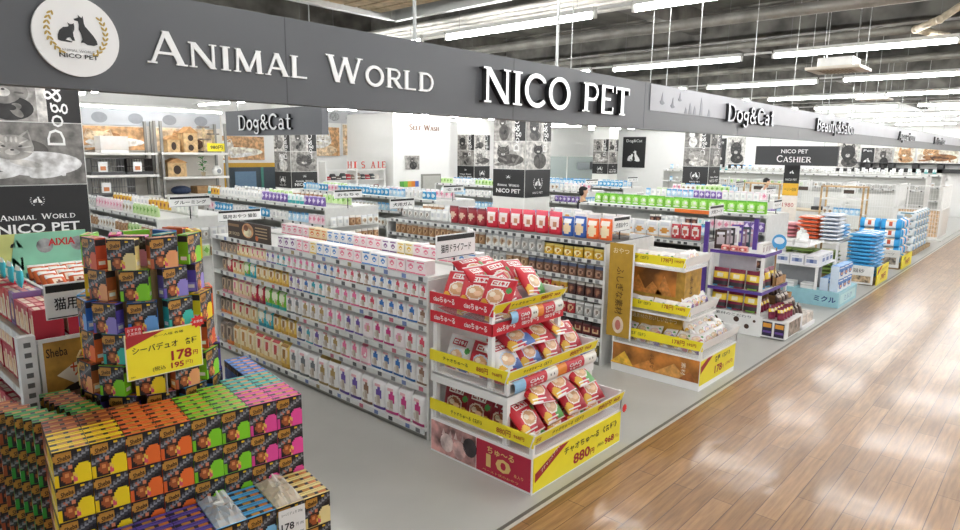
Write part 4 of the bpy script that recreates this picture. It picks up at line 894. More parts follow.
ciao_banner(t, x0+.18, tx1-.05, tpy-.012, 1.24, .1)
MB().prism([(.04*(1 if i % 2 else .7)*math.cos(2*PI*i/20), .04*(1 if i % 2 else .7)*math.sin(2*PI*i/20)) for i in range(20)], fr((x1+.02, y0-.02, .31), '-Y'), M('#e02a2a', .5), .003).build('burst_sticker', t)
g = 'treat bags on the three-tier stand'
def flat_rows():
    for i in range(4): bagp('tr' if i % 2 else 'tg', 3.70+i*.27, 2.69, .345, 0, 87, 'lying flat in lowest tray, %s from left' % nth(i), g)
    for i in range(4): bagp('tb' if i % 2 else 'tp', (3.70, 3.975, 4.245, 4.54)[i], 2.94, .75, 0, 87, 'lying flat in middle tray, %s from left' % nth(i), g)
TRS = {'tr': 'red treat bag', 'tg': 'red treat bag with green foot', 'tm': 'dark red treat bag', 'tb': 'white and blue treat bag', 'tp': 'red treat bag with blue picture'}
for k, v in TRS.items(): PKG[k] = (PKG[k][0], v)
flat_rows()
for i, k in enumerate(('tr', 'tg', 'tr', 'tr')): bagp(k, 3.70+i*.29, 2.77+.012*(i % 2), .385, R.uniform(-9, 9), 46, 'in lowest tray, front row, %s from left' % nth(i), g, R.uniform(-5, 5))
for i, k in enumerate(('tm', 'tr', 'tr', 'tr')): bagp(k, 3.76+i*.255, 3.03, .31, R.uniform(-5, 5), 12, 'in lowest tray, second row, %s from left' % nth(i), g, R.uniform(-4, 4))
for i, k in enumerate(('tr', 'tr', 'tg')): bagp(k, 3.84+i*.31, 2.80, .56, R.uniform(-14, 14), 62, 'lying over lowest tray front, %s from left' % nth(i), g, R.uniform(-9, 9))
for i, k in enumerate(('tp', 'tr', 'tr')): bagp(k, 3.86+i*.28, 3.02, .955, R.uniform(-14, 14), 66, 'lying over middle tray front, %s from left' % nth(i), g, R.uniform(-9, 9))
for i in range(3): bagp('tm', 3.62, 3.05+i*.25, .31, -90+R.uniform(-4, 4), 10, 'along left of lowest tray, %s from front' % nth(i), g)
for i, k in enumerate(('tb', 'tp', 'tr', 'tr')): bagp(k, (3.70, 3.975, 4.245, 4.54)[i], 3.0+.012*(i % 2), .79, R.uniform(-6, 6), 42, 'in middle tray, front row, %s from left' % nth(i), g, R.uniform(-6, 6))
for i, k in enumerate(('tp', 'tb')): bagp(k, 3.62, 3.285+i*.265, .715, -90+R.uniform(-5, 5), 18, 'along left of middle tray, %s from front' % nth(i), g, R.uniform(-4, 4))
for i, k in enumerate(('tr', 'tr', 'tr')): bagp(k, 3.92+i*.265, 3.3, .715, R.uniform(-4, 4), 12, 'in middle tray, second row, %s from left' % nth(i), g)
for i in range(3):
    for j in range(2): bagp('tr' if (i+j) % 2 else 'tm', 3.69+i*.27, 3.11+j*.3, 1.21, 0, 86, 'lying flat in top tray, %s row, %s from left' % (nth(j), nth(i)), g)
for i, k in enumerate(('tr', 'tg')): bagp(k, 3.93+i*.33, 3.19+.02*i, 1.27+.015*i, R.uniform(-5, 6)+6, 40, 'big on top heap, front, %s from left' % nth(i), g, (-6, 8)[i])
for i, k in enumerate(('tr', 'tr', 'tr')): bagp(k, 3.63, 3.17+i*.2, 1.27, -90+R.uniform(-9, 9)+14, 34, 'leaning over left of top tray, %s from front' % nth(i), g, R.uniform(-8, 8))
for i, k in enumerate(('tr', 'tr', 'tg')): bagp(k, 3.84+i*.23, 3.38, 1.33, R.uniform(-14, 14), 42, 'on top heap, middle row, %s from left' % nth(i), g, R.uniform(-9, 9))
for i, k in enumerate(('tr', 'tr')): bagp(k, 3.9+i*.25, 3.52, 1.42, R.uniform(-14, 14), 58, 'crowning top heap at back, %s from left' % nth(i), g, R.uniform(-9, 9))
# ---- brown and yellow stand of small white bags
t = root('treat_stand', (6.95, 3.2, 0), 'stepped end stand with brown dune panels and small white treat bags', 'display stand')
x0, x1, y0, y1 = 6.42, 7.4, 2.66, 3.74
DUNE = M('#b5732f', .5, noise=.3, scale=4); GLD = M('#b98f2e', .5, noise=.12, scale=6)
MB().box(x0+.01, x1, y0+.01, y1, 0, .345, WM).build('base', t)
FX = fr((x0+.01, (y0+y1)/2, .215), '-X'); FY = fr(((x0+x1)/2, y0+.01, .215), '-Y'); wX, wY = y1-y0-.01, x1-x0
p = MB().obox(FX, wX*.98, .25, .006, DUNE).build('side_panel', t)
o = MB()
for a, w_, h_, c in ((-.4, .3, .16, '#e0b23c'), (-.1, .36, .12, '#c9853c'), (.2, .4, .15, '#d39a52'), (.4, .2, .1, '#a8642c')): o.prism([(a-w_/2, -.12), (a+w_/2, -.12), (a+w_*.1, -.12+h_)], FX, M(c, .5, noise=.15), .001, .0065+.0004*abs(a))
o.text('ふしぎな', (FX[0], FX[2]*-1, FX[1], FX[3]), 0, -.02, .16, .05, M('#4a2c14', .5), .009); o.text('素材', (FX[0], FX[2]*-1, FX[1], FX[3]), .0, .35, .14, .05, M('#efe6d0', .5), .009)
o.build('print', p)
p = MB().obox(FY, wY*.97, .29, .006, YEL, 0, -.01).build('front_panel', t)
o = MB(); o.prism([(-.47, -.02), (-.47, .06), (-.3, .125), (-.17, .125)], FY, DR, .001, .007); o.text('各種', FY, -.04, .06, .14, .07, BLACK, .008, .02); o.text('《各種》', FY, .2, .06, .22, .05, BLACK, .008, .01); o.text('178', FY, 0, -.06, .2, .09, DR, .008, .03); o.text('円', FY, .13, -.075, .05, .05, DR, .008); o.text('(195円)', FY, .31, -.065, .2, .05, DR, .008, .01)
o.build('lettering', p)
tr, a, b, F = tray(t, x0, x1, y0, y1, .36, .19, YEL, WM, win=.09)
F1 = fr((x0-.012, (y0+y1)/2, .5), '-X'); railtext(a, F1, [('各種《各種》', -.2, .18, .04, BLACK), ('178円', .28, .14, .055, DR), ('195円', .43, .1, .035, DR)], .002)
MB().box(6.6, 7.15, 2.98, 3.7, .36, .76, GLD).build('riser_box', t)
o = MB(); Fr = fr((6.6, 3.34, .66), '-X'); o.text('厳選素材のおいしいおやつ', Fr, 0, .0, .6, .05, M('#efe3bd', .5), .002); o.build('lettering', t)
tr, a, b, F = tray(t, 6.44, 7.15, 2.83, 3.7, .76, .13, YEL, WM, win=.035)
F1 = fr((6.428, 3.26, .86), '-X'); railtext(a, F1, [('各種《各種》', -.1, .16, .035, BLACK), ('178円', .18, .13, .05, DR), ('195円', .33, .1, .03, DR)], .002)
p = MB().box(6.56, 6.98, 2.96, 3.66, .80, 1.27, M('#b9903a', .5, noise=.1)).build('riser_box', t)
Fr = fr((6.56, 3.36, 1.1), '-X'); Fr2 = fr((6.77, 2.96, 1.08), '-Y'); o = MB(); o.obox(Fr, .56, .3, .003, DUNE, .02, 0)
for a_, w_, h_ in ((-.16, .24, .2), (.02, .26, .14), (.16, .2, .22)): o.prism([(a_-w_/2, -.15), (a_+w_/2, -.15), (a_, -.15+h_)], Fr, M('#cf8b45', .5, noise=.2), .001, .0032+.0006*(a_ > 0))
o.text('素材', (Fr2[0], Fr2[2]*-1, Fr2[1], Fr2[3]), 0, -.05, .22, .07, M('#5a3a16', .5), .003); o.build('print', p)
tr, a, b, F = tray(t, 6.44, 7.05, 2.92, 3.66, 1.28, .13, YEL, WM, win=.03)
F1 = fr((6.428, 3.28, 1.37), '-X'); railtext(a, F1, [('各種《各種》', -.15, .18, .035, BLACK), ('178円', .16, .13, .05, DR), ('195円', .3, .1, .03, DR)], .002)
hb = MB().box(6.38, 6.41, 3.5, 3.8, .42, 1.5, M('#b8912f', .5, noise=.08)).box(6.375, 6.38, 3.48, 3.5, .4, 1.52, WHITE); p = hb.build('header_panel', t)
Fh = fr((6.38, 3.65, .96), '-X'); o = MB(); Fv = (Fh[0], Fh[2]*-1, Fh[1], Fh[3])
o.text('ふしぎな素材', Fv, 0, 0, .55, .1, M('#5d4216', .5), .002, .01); o.text('おやつ', Fh, 0, .46, .2, .06, M('#efe3bd', .5), .002); o.ell(Fh, 0, -.4, .07, .1, M('#e9d5bd', .5), .002, .001, 16); o.ell(Fh, 0, -.4, .035, .06, M('#c9786a', .5), .002, .003, 14); o.build('print', p)
g = 'small bags on the dune-panel stand'; ks = ['wv', 'wp', 'wn']
for i in range(6): bagp(ks[i % 3], 6.52, 2.78+i*.165, .365, -90+R.uniform(-10, 10), 16, 'at left of lowest dune tray, %s from front' % nth(i), g, R.uniform(-6, 6), 'small_treat_bag')
for i in range(6): bagp(ks[(i+1) % 3], 6.49, 2.76+i*.165, .47, -90+R.uniform(-16, 16), 48, 'above, left of lowest dune tray, %s from front' % nth(i), g, R.uniform(-10, 10), 'small_treat_bag')
for j in range(3):
    for i in range(5): bagp(ks[(i+j) % 3], 6.66+i*.15, 2.74+j*.085, .42+.055*j, R.uniform(-25, 25), 35, 'heaped fronting lowest dune tray, %s row, %s from left' % (nth(j), nth(i)), g, R.uniform(-15, 15), 'small_treat_bag')
for i in range(5): bagp(ks[i % 3], 7.24+.03*(i % 2), 3.0+i*.14, .5, 90+R.uniform(-30, 30), 30, 'at right of lowest dune tray, %s from front' % nth(i), g, R.uniform(-15, 15), 'small_treat_bag')
for i in range(5): bagp(ks[(i+1) % 3], 6.5, 2.93+i*.15, .775, -90+R.uniform(-10, 10), 22, 'along left of middle dune tray, %s from front' % nth(i), g, R.uniform(-6, 6), 'small_treat_bag')
for i in range(4): bagp(ks[i % 3], 6.6+i*.13, 2.91, .82, R.uniform(-20, 20), 30, 'at front of middle dune tray, %s from left' % nth(i), g, R.uniform(-10, 10), 'small_treat_bag')
for i in range(4): bagp('wv' if i % 2 else 'wp', 6.52, 3.03+i*.15, 1.30, -90+R.uniform(-8, 8), 22, 'along left of top dune tray, %s from front' % nth(i), g, R.uniform(-6, 6), 'small_treat_bag')
for i in range(3): bagp(ks[i % 3], 6.66+i*.13, 3.0, 1.31, R.uniform(-15, 15), 25, 'at front of top dune tray, %s from left' % nth(i), g, R.uniform(-6, 6), 'small_treat_bag')

# ---- purple-railed stand of maroon and yellow bags
t = root('treat_stand', (9.6, 3.2, 0), 'white stand with purple rails and maroon and yellow dog-food bags', 'display stand')
PUR = M('#5b3f96', .45); x0, x1, y0, y1 = 9.06, 10.15, 2.62, 3.74
MB().box(x0, x1, 2.95, y1, 0, .3, WM).box(x0+.6, x1+.3, y0, 2.95, 0, .06, WM).build('base', t)
Fx = fr((x0, 3.34, .15), '-X'); o = MB()
for a, b, s in ((-.25, .02, .035), (-.15, -.05, .03), (.05, .05, .04), (.2, -.03, .035), (.3, .06, .02)): o.ell(Fx, a, b, s, s, M('#4a3227', .5), .002, .001, 12)
o.text('素材のこだわり', Fx, 0, .11, .5, .04, BLACK, .002); o.build('print', t)
MB().box(x0, x0+.75, y0, 2.95, .02, .26, M('#f1f1ef', .4)).build('front_box', t)
Fb = fr((x0, 2.78, .14), '-X'); Fb2 = fr((9.45, y0, .14), '-Y'); o = MB()
for k in (-.08, .08): o.obox(Fb, .13, .2, .003, M('#2c2440', .5), k, 0); o.obox(Fb, .11, .06, .001, M('#e9a23a', .5), k, .05, .003); o.obox(Fb, .11, .03, .001, M('#6a4a9e', .5), k, -.04, .003)
o.obox(Fb2, .5, .2, .003, M('#9a8a7c', .5, noise=.3, scale=12)); o.build('print', t)
for z, xe in ((.62, x1), (1.15, 9.75)):
    q = MB().box(x0, xe, 2.98, y1, z-.02, z, WM).build('shelf', t); MB().box(x0-.008, x0, 2.97, y1, z-.035, z+.01, PUR).box(x0, xe, 2.97, 2.98, z-.035, z+.01, PUR).build('purple_rail', q)
for a_, b_ in ((x0, 2.98), (x0, y1-.04), (x1-.04, 2.98)): MB().box(a_, a_+.04, b_, b_+.04, .3, 1.13 if a_ < 10 else .6, WM).build('post', t)
MB().box(x0+.35, x0+.37, 3.2, y1, .65, 1.12, M('#e3e1ea', .4)).build('back_board', t)
for y in (3.78, 3.5): MB().box(x0-.02, x0+.02, y, y+.06, .5, 1.55 if y > 3.6 else 1.6, PUR).build('purple_upright', t) if y > 3.6 else None
MB().box(9.5, 9.54, 3.25, 3.31, 1.15, 1.6, PUR).build('purple_upright', t)
o = MB(); o.tube((9.66, 3.02, .62), (9.66, 3.02, 1.2), .012, M('#a98352', .5)); o.ell(fr((9.66, 2.99, 1.28), '-X'), 0, 0, .1, .11, M('#4a9fd6', .4), .006, 0, 24); o.ell(fr((9.66, 2.99, 1.28), '-X'), 0, 0.02, .07, .05, M('#dfeaf3', .4), .002, .007, 20); o.build('round_label', t)
K('maro', 'maroon and yellow dog-food bag', pack('dog_food_bag', .215, .1, .268, '#7a1738', [('rect', -1, 1, .42, .82, '#f0cf3a'), ('ell', 0, .6, .4, .14, '#f3ead0'), ('rect', -.9, .9, .06, .26, '#2d2a30'), ('rect', -1, -.2, .02, .08, '#5aa7d0'), ('band', .93, 1, '#8f1d45')], 'stand', 10, 14))
K('marog', 'maroon bag with green foot', pack('dog_food_bag', .215, .1, .268, '#7a1738', [('rect', -1, 1, .42, .82, '#f0cf3a'), ('ell', 0, .6, .4, .14, '#f3ead0'), ('rect', -.9, .9, .06, .26, '#3c3a3a'), ('rect', -.6, .6, .02, .08, '#8fc24a')], 'stand', 10, 14))
K('maros', 'small maroon and yellow pouch', pack('dog_food_pouch', .1, .06, .17, '#7a1738', [('rect', -1, 1, .55, .85, '#f0cf3a'), ('ell', 0, .7, .4, .1, '#f3ead0'), ('rect', -1, 1, .2, .3, '#8f1d45')], 'stand', 8, 12))
K('choc', 'dark brown jerky pouch', pack('jerky_pouch', .15, .08, .18, '#4a342b', [('ell', 0, .5, .6, .25, '#7a5a48'), ('rect', -.7, .7, .7, .85, '#a9988a'), ('ell', .2, .4, .3, .12, '#2f211c')], 'stand', 8, 10))
K('pinkpot', 'pink round tub', pack('treat_tub', .11, .1, .08, '#e3a59a', [('rect', -1, 1, .2, .7, '#c9554f'), ('ell', 0, .45, .4, .22, '#f3e6dc')], 'bag', 8, 8))
K('whitetag', 'white striped carton', pack('treat_carton', .1, .08, .14, '#f1eee9', [('rect', -.6, -.3, .1, .6, '#8a3a4a'), ('rect', 0, .3, .1, .6, '#8a3a4a'), ('rect', -1, 1, .75, .9, '#d9d4cc')], 'box', 8, 8))
g = 'bags on the purple-railed stand'
def g3p(k, x, y, z, yaw, where, cat='pet food bag', lean=6, name='dog_food_bag'): place(PKG[k][0], name, (x, y, z), yaw, '%s %s' % (PKG[k][1], where), cat, g, lean)
for i, k in enumerate(('marog', 'maro', 'maro')): g3p(k, 9.16, 3.13+i*.235, .625, -90, 'on upper purple-edged shelf, %s from front' % nth(i)); g3p(k, 9.16, 3.13+i*.235, .31, -90, 'on lower purple-edged shelf, %s from front' % nth(i))
for i in range(3): g3p('maro', 9.38+i*.225, 3.09, .625, R.uniform(-10, 10), 'facing aisle, upper purple-edged shelf, %s from left' % nth(i))
for j in range(2):
    for i in range(4): g3p('maros', 9.15+i*.115, 2.72+j*.12, .27+.0*j, -45+R.uniform(-12, 12), 'in low front box, %s row, %s from left' % (nth(j), nth(i)), 'pet food pouch', 8, 'dog_food_pouch')
for j in range(3):
    for i in range(3): g3p('choc', 9.7+i*.15, 2.72+j*.1, .2+.07*j, R.uniform(-15, 15), 'heaped right of low front box, %s row, %s from left' % (nth(j), nth(i)), 'pet treat pouch', 12, 'jerky_pouch')
tag(MB().box(9.83, 10.4, 2.64, 2.96, .062, .2, M('#d9cfc4', .5, noise=.2)).build('open_carton'), 'low beige carton under the heaped brown pouches at front', 'carton')
for j in range(2):
    for i in range(3): g3p('choc', 9.78+i*.14, 3.05+j*.12, .625+.04*j, R.uniform(-15, 15), 'heaped on upper purple-edged shelf, %s row, %s across' % (nth(j), nth(i)), 'pet treat pouch', 10, 'jerky_pouch')
for (xa, xb, ya, yb, za, zb, w_) in ((9.72, 10.14, 3.0, 3.4, .622, .74, 'upper'), (9.9, 10.4, 2.97, 3.3, .302, .44, 'lower')):
    tag(MB().box(xa, xb, ya, ya+.01, za, zb, M('#b98d5c', .7, noise=.1)).box(xa, xb, yb-.01, yb, za, zb, M('#b98d5c', .7, noise=.1)).box(xa, xa+.01, ya, yb, za, zb, M('#b98d5c', .7, noise=.1)).box(xb-.01, xb, ya, yb, za, zb, M('#b98d5c', .7, noise=.1)).box(xa, xb, ya, yb, za, za+.01, M('#b98d5c', .7, noise=.1)).build('open_carton'), 'open kraft carton of dark pouches on the %s right of the purple-railed stand' % w_, 'carton')
for j in range(3):
    for i in range(3): g3p('choc', 9.98+i*.15, 3.02+j*.1, .315+.07*j, R.uniform(-15, 15), 'in lower kraft carton, %s row, %s across' % (nth(j), nth(i)), 'pet treat pouch', 10, 'jerky_pouch')
for i in range(4): g3p('maros', 9.2+i*.12, 3.04, .302, R.uniform(-10, 10), 'facing aisle on lower purple-edged shelf, %s from left' % nth(i), 'pet food pouch', 6, 'dog_food_pouch')
for i in range(3): g3p('pinkpot', 9.15, 3.3+i*.125, 1.155, -90, 'on top of purple-railed stand, %s from front' % nth(i), 'tub', 0, 'treat_tub')
for i in range(3): g3p('whitetag', 9.2+i*.12, 3.08, 1.155, 0, 'on top of purple-railed stand, %s from left' % nth(i), 'carton', 0, 'treat_carton')

# ---- blue and white end stand
t = root('treat_stand', (12.4, 3.1, 0), 'white stand with light blue base panels and milk-white goods', 'display stand')
LB = M('#9fcfda', .45, noise=.06); x0, x1 = 11.75, 12.95
MB().box(x0, x1, 2.62, 3.7, 0, .26, LB).build('base', t)
o = MB(); Fx = fr((x0, 2.95, .13), '-X'); o.text('ミクル', Fx, .12, .0, .34, .1, M('#24407f', .5), .002, .03); Fb2 = fr((12.35, 2.62, .13), '-Y'); o.obox(Fb2, 1.0, .16, .002, M('#bfe3e6', .4)); o.text('ミルク', Fb2, 0, 0, .5, .1, M('#4a7fb0', .5), .003); o.build('lettering', t)
for z, a in ((.66, 2.98), (.98, 3.2)): MB().box(x0, x1-.1, a, 3.7, z-.02, z, WM).build('shelf', t)
MB().box(x0+.3, x0+.33, 3.0, 3.7, .26, .64, M('#9a9b9d', .5)).build('back_board', t)
for a_, b_ in ((x0, 2.98), (x0, 3.66), (x1-.14, 2.98)): MB().box(a_, a_+.04, b_, b_+.04, .26, .64, WM).build('post', t)
K('milkbox', 'blue and white milk carton', pack('milk_carton', .26, .13, .215, '#e9f0f6', [('rect', -1, 1, .62, 1, '#3f86cf'), ('ell', 0, .42, .6, .26, '#2f63b4'), ('ell', .1, .4, .35, .14, '#e9a860'), ('rect', -.7, .7, .78, .92, '#f3f6fa')], 'box', 10, 10, side='#cfe0f1', top='#5a96d4'))
K('whbox', 'white appliance carton', pack('appliance_carton', .22, .2, .17, '#efeff2', [('rect', -.7, .7, .2, .6, '#9aa5c4'), ('ell', 0, .4, .3, .2, '#5a6fa6'), ('rect', -.8, .2, .75, .9, '#c9ccd6')], 'box', 8, 8))
K('bowl', 'white food bowl', pack('food_bowl', .2, .2, .09, '#f3f3f1', [('rect', -1, 1, .6, .75, '#d9d9d6')], 'box', 8, 4))
g = 'goods on the light blue stand'
for j in range(2):
    for i in range(3): place(PKG['milkbox'][0], 'milk_carton', (11.93+i*.275, 2.72, .262+j*.217), -4, 'blue-white milk carton fronting light blue stand, %s layer, %s from left' % (('lower', 'upper')[j], nth(i)), 'carton', g)
for i in range(3): place(PKG['milkbox'][0], 'milk_carton', (11.93+i*.275, 2.87, .262), -3, 'blue-white milk carton behind front row of light blue stand, %s from left' % nth(i), 'carton', g)
for i in range(3): place(PKG['whbox'][0], 'appliance_carton', (11.88, 3.1+i*.235, .662), -90, 'white appliance carton on light blue stand shelf, %s from front' % nth(i), 'carton', g)
for i in range(3): place(PKG['whbox'][0], 'appliance_carton', (12.12+i*.235, 3.1, .662), 0, 'white appliance carton facing aisle on light blue stand, %s from left' % nth(i), 'carton', g)
for i in range(2): place(PKG['bowl'][0], 'food_bowl', (11.9, 3.3+i*.24, .982), -90, 'white bowl box atop light blue stand, %s from front' % nth(i), 'bowl', g)
def jug(x, y, z, label):
    m = MB(); m.sm = True; m.tube((x, y, z), (x, y, z+.16), .075, WM, 14); m.ball((x, y, z+.16), .075, .075, .05, WM, 14, 6); m.tube((x, y, z+.2), (x, y, z+.25), .03, M('#e9e9e6', .4), 10)
    tag(m.build('water_jug'), label, 'jug')
jug(12.05, 3.33, .982, 'white water jug on the light blue stand, nearer the front'); jug(12.3, 3.45, .982, 'white water jug on the light blue stand, farther back')
for i in range(2): place(PKG['bowl'][0], 'food_bowl', (11.88, 3.14+i*.3, .262), -90, 'white bowl box low inside light blue stand, %s from front' % nth(i), 'bowl', g)
# ================================================================= more shelving
def gen(key, look, base, layers, w=.12, h=.17, d=.07, style='stand', nm='pet_goods', nx=7, nz=9, **k): K(key, look, pack(nm, w, d, h, base, layers, style, nx, nz, **k))
hd = lambda c, c2, c3: [('band', .8, 1, c), ('ell', 0, .42, .65, .26, c2), ('ell', .1, .4, .35, .14, c3)]
gen('gbrown', 'brown treat pouch', '#a9805a', hd('#e9e4da', '#c9a67e', '#7a5236')); gen('gsilver', 'silver-grey treat pouch', '#b9b9b6', hd('#f1f1ef', '#e3e0da', '#8f8478'))
gen('gnavy', 'brown pouch with navy header', '#7d5a48', [('band', .84, 1, '#f1f1ef'), ('band', .7, .84, '#4a5878'), ('ell', 0, .35, .6, .24, '#b08a72'), ('ell', .1, .33, .3, .12, '#5c3a2e')])
gen('gred', 'red treat pouch', '#b9323a', hd('#efe9e2', '#e3bd92', '#8a3b2a')); gen('gyel', 'yellow treat pouch', '#e3b53a', hd('#f1ede2', '#d98f3a', '#7a4a22')); gen('gdark', 'dark brown treat pouch', '#4a2f2c', hd('#d9d2c9', '#7d4a3c', '#a5785c'))
gen('gwhite', 'white treat pouch', '#ecebe6', hd('#d9dcdf', '#c9b49a', '#8a6a4c')); gen('gmar', 'maroon jar-shaped treat pack', '#5c2024', [('band', .82, 1, '#2b1a1a'), ('rect', -.8, .8, .25, .6, '#d9b48a'), ('ell', 0, .42, .4, .12, '#8a3a2c')], style='bag'); gen('golive', 'olive and gold treat pouch', '#6b6238', hd('#e9e2c9', '#c9a24a', '#4a4426'))
gen('gbig', 'big red dog-treat bag', '#d0243a', [('band', .82, 1, '#e8566a'), ('ell', 0, .48, .7, .25, '#f3e3dc'), ('ell', .1, .45, .4, .14, '#c98a6a'), ('rect', -.7, .7, .72, .82, '#f6f0ee')], w=.2, h=.28, d=.08)
gen('gdkred', 'dark red dog-treat bag', '#96202e', [('ell', 0, .48, .6, .22, '#d9b8a0'), ('band', .86, 1, '#6e1622')], w=.17, h=.24, d=.08); gen('gblue', 'blue dog-treat bag', '#2f62b8', [('ell', 0, .4, .7, .28, '#e9cfa4'), ('rect', -.7, .7, .72, .84, '#f1f1f1')], w=.17, h=.25, d=.08)
gen('gorange', 'orange dog-treat bag', '#ef6a2a', [('ell', 0, .4, .7, .28, '#f0dcb4'), ('rect', -.7, .7, .72, .84, '#f6ece0')], w=.17, h=.25, d=.08); gen('ggold', 'gold snack packet', '#e3b62c', hd('#f3dc7a', '#f0e3b4', '#b5812a'), w=.14, h=.13)
gen('gwbox', 'white treat pouch with orange picture', '#f0efec', [('ell', 0, .4, .6, .2, '#e9a64a'), ('rect', -.7, .7, .7, .85, '#d9dade'), ('band', 0, .1, '#e9c9a4')], w=.2, h=.25, d=.08); gen('gredp', 'red and white treat pouch', '#c4303e', [('ell', 0, .45, .75, .3, '#f0e6df'), ('ell', 0, .42, .45, .18, '#c9584a'), ('band', .9, 1, '#e3e0dc')], w=.15, h=.25, d=.07)
gen('ggreen', 'bright green pet-sheet pack', '#86d13f', [('ell', 0, .5, .7, .3, '#c9efa0'), ('rect', -.8, .8, .12, .24, '#f3f8ee'), ('ell', .2, .55, .25, .14, '#f6fbf0'), ('band', .88, 1, '#5fb52e')], w=.17, h=.21, d=.1, style='bag')
gen('gteal', 'teal and white pack', '#e9f1f0', [('band', 0, .35, '#3fb0b0'), ('ell', 0, .6, .5, .2, '#9fd6d2')]); gen('gsky', 'pale blue pack', '#b9d9ec', [('ell', 0, .5, .6, .25, '#f1f7fa'), ('band', .8, 1, '#5a9fd0')]); gen('gpink', 'pink and white pack', '#f1d9df', [('ell', 0, .5, .6, .25, '#e58aa4'), ('band', .85, 1, '#f7f1f2')])
gen('glime', 'light green pack', '#c9e3a4', [('ell', 0, .5, .6, .25, '#7ab648'), ('band', .85, 1, '#f1f5ea')]); gen('gviol', 'violet pack', '#7a5fa8', [('ell', 0, .5, .6, .25, '#e3d9ee'), ('band', .85, 1, '#c9b9e0')]); gen('gplain', 'plain white pack', '#efefec', [('ell', 0, .5, .5, .2, '#d4d6d8'), ('band', .85, 1, '#dfe1e3')]); gen('gcyan', 'cyan bottle pack', '#3f9fd0', [('ell', 0, .45, .6, .25, '#e9f3f8'), ('band', .88, 1, '#f3f6f7')])
def goods(key): return PKG[key]
def fill(x, y0, y1, z, keys, where, group, seed, cat='pet goods', step=0, runs=(2, 5), end='aisle end', depthoff=0, nm='pet_pack'):
    cat = nm.replace('_', ' ')
    rr = random.Random(seed); y = y0; specs = []
    while y < y1-.08:
        k = rr.choice(keys); c = rr.randint(*runs); w = max(step, PKG[k][0]['size'][0]*1.04)
        c = min(c, int((y1-y)/w))
        if c < 1: break
        specs.append((k, c)); y += c*w
    row(specs, '-X', x+depthoff, y0, z, step, None, where, cat, group, nm, end=end, ylim=y1)
DKS = M('#5a5854', .5)
G2 = gondola(6.4, 7.6, 3.9, 7.8, [.1, .33, .56, .80, 1.03, 1.26, 1.47], 1.5, 'dog-treat gondola with dark hooks and pouches behind the dune stand', dark=True, pitch=.13)
gg = 'treat pouches on the dog-treat gondola'; TP = 'treat pouch'; dt = 'of dog-treat gondola'
def specrow(x, y, z, specs, where, group, cat=TP, nm='treat_pouch', end='aisle end'): row(specs, '-X', x, y, z, 0, None, where, cat, group, nm, end=end, ylim=7.78)
specrow(6.45, 3.93, 1.26, [('ggold', 6), ('gsilver', 4), ('gwhite', 4), ('gbrown', 15)], 'on sixth shelf '+dt, gg)
specrow(6.45, 3.93, 1.03, [('gnavy', 9), ('gbrown', 3), ('gsilver', 7), ('gbrown', 5), ('gsilver', 7)], 'on fifth shelf '+dt, gg)
specrow(6.45, 3.93, .80, [('gdark', 4), ('gyel', 2), ('gred', 3), ('gwhite', 4), ('gsilver', 8), ('gdark', 8)], 'on fourth shelf '+dt, gg)
specrow(6.45, 3.93, .56, [('gsilver', 3), ('gred', 2), ('gwhite', 2), ('gred', 2), ('gyel', 1), ('gred', 3), ('golive', 6), ('gdark', 9)], 'on third shelf '+dt, gg)
specrow(6.45, 3.93, .33, [('gmar', 9), ('gdark', 5), ('gmar', 6)], 'on second shelf '+dt, gg)
specrow(6.42, 3.93, .1, [('golive', 8), ('gdark', 4), ('gsilver', 4), ('golive', 5)], 'on lowest shelf '+dt, gg)
specrow(6.46, 3.85, 1.502, [('gorange', 2), ('gblue', 2), ('gbig', 6), ('gdkred', 4)], 'atop dog-treat gondola', 'bags atop the dog-treat gondola', 'treat bag', 'dog_treat_bag')
specrow(7.05, 3.95, 1.502, [('gwbox', 4), ('ggold', 3), ('gteal', 5), ('gsky', 6), ('gplain', 5), ('gbrown', 5)], 'at back atop dog-treat gondola', 'bags atop the dog-treat gondola', 'treat bag', 'dog_treat_bag')
specrow(6.46, 6.4, 1.502, [('gplain', 4), ('gsilver', 5)], 'at far end atop dog-treat gondola', 'bags atop the dog-treat gondola', 'treat bag', 'dog_treat_bag')
G3 = gondola(9.05, 10.25, 3.9, 7.8, [.1, .36, .62, .92, 1.22], 1.25, 'snack gondola between the dune stand and the purple-railed stand', dark=True, pitch=.13)
g = 'pouches on the snack gondola'
specrow(9.1, 3.93, 1.252, [('gredp', 3), ('gwbox', 4), ('gteal', 4), ('gsky', 6), ('gplain', 8)], 'atop snack gondola', g)
for z, nm_, sp in ((.92, 'fourth', [('gyel', 2), ('glime', 2), ('gwhite', 3), ('ggold', 3), ('gwhite', 3)]), (.62, 'third', [('glime', 2), ('gyel', 3), ('gred', 3), ('gwhite', 4)]), (.36, 'second', [('gyel', 2), ('gsilver', 4), ('gdark', 4)]), (.1, 'lowest', [('gdark', 4), ('golive', 6)])):
    specrow(9.1, 3.93, z, sp, 'on %s shelf of snack gondola' % nm_, g)
specrow(9.75, 4.1, 1.252, [('gsky', 4), ('gteal', 3), ('gplain', 6), ('gpink', 4), ('gwbox', 4), ('gsky', 4)], 'at back atop snack gondola', g)
G4 = gondola(11.75, 12.95, 3.9, 7.8, [.1, .5, .8, 1.15, 1.45], 1.47, 'pet-sheet gondola carrying a row of bright green packs', pitch=.16)
specrow(11.8, 3.93, 1.472, [('ggreen', 20)], 'atop pet-sheet gondola', 'green packs atop the pet-sheet gondola', 'pet sheets', 'pet_sheet_pack')
tag(MB().box(11.72, 11.735, 4.9, 5.6, 1.40, 1.47, M('#ee7a2c', .45)).build('price_strip'), 'orange price strip below the green packs', 'price strip')
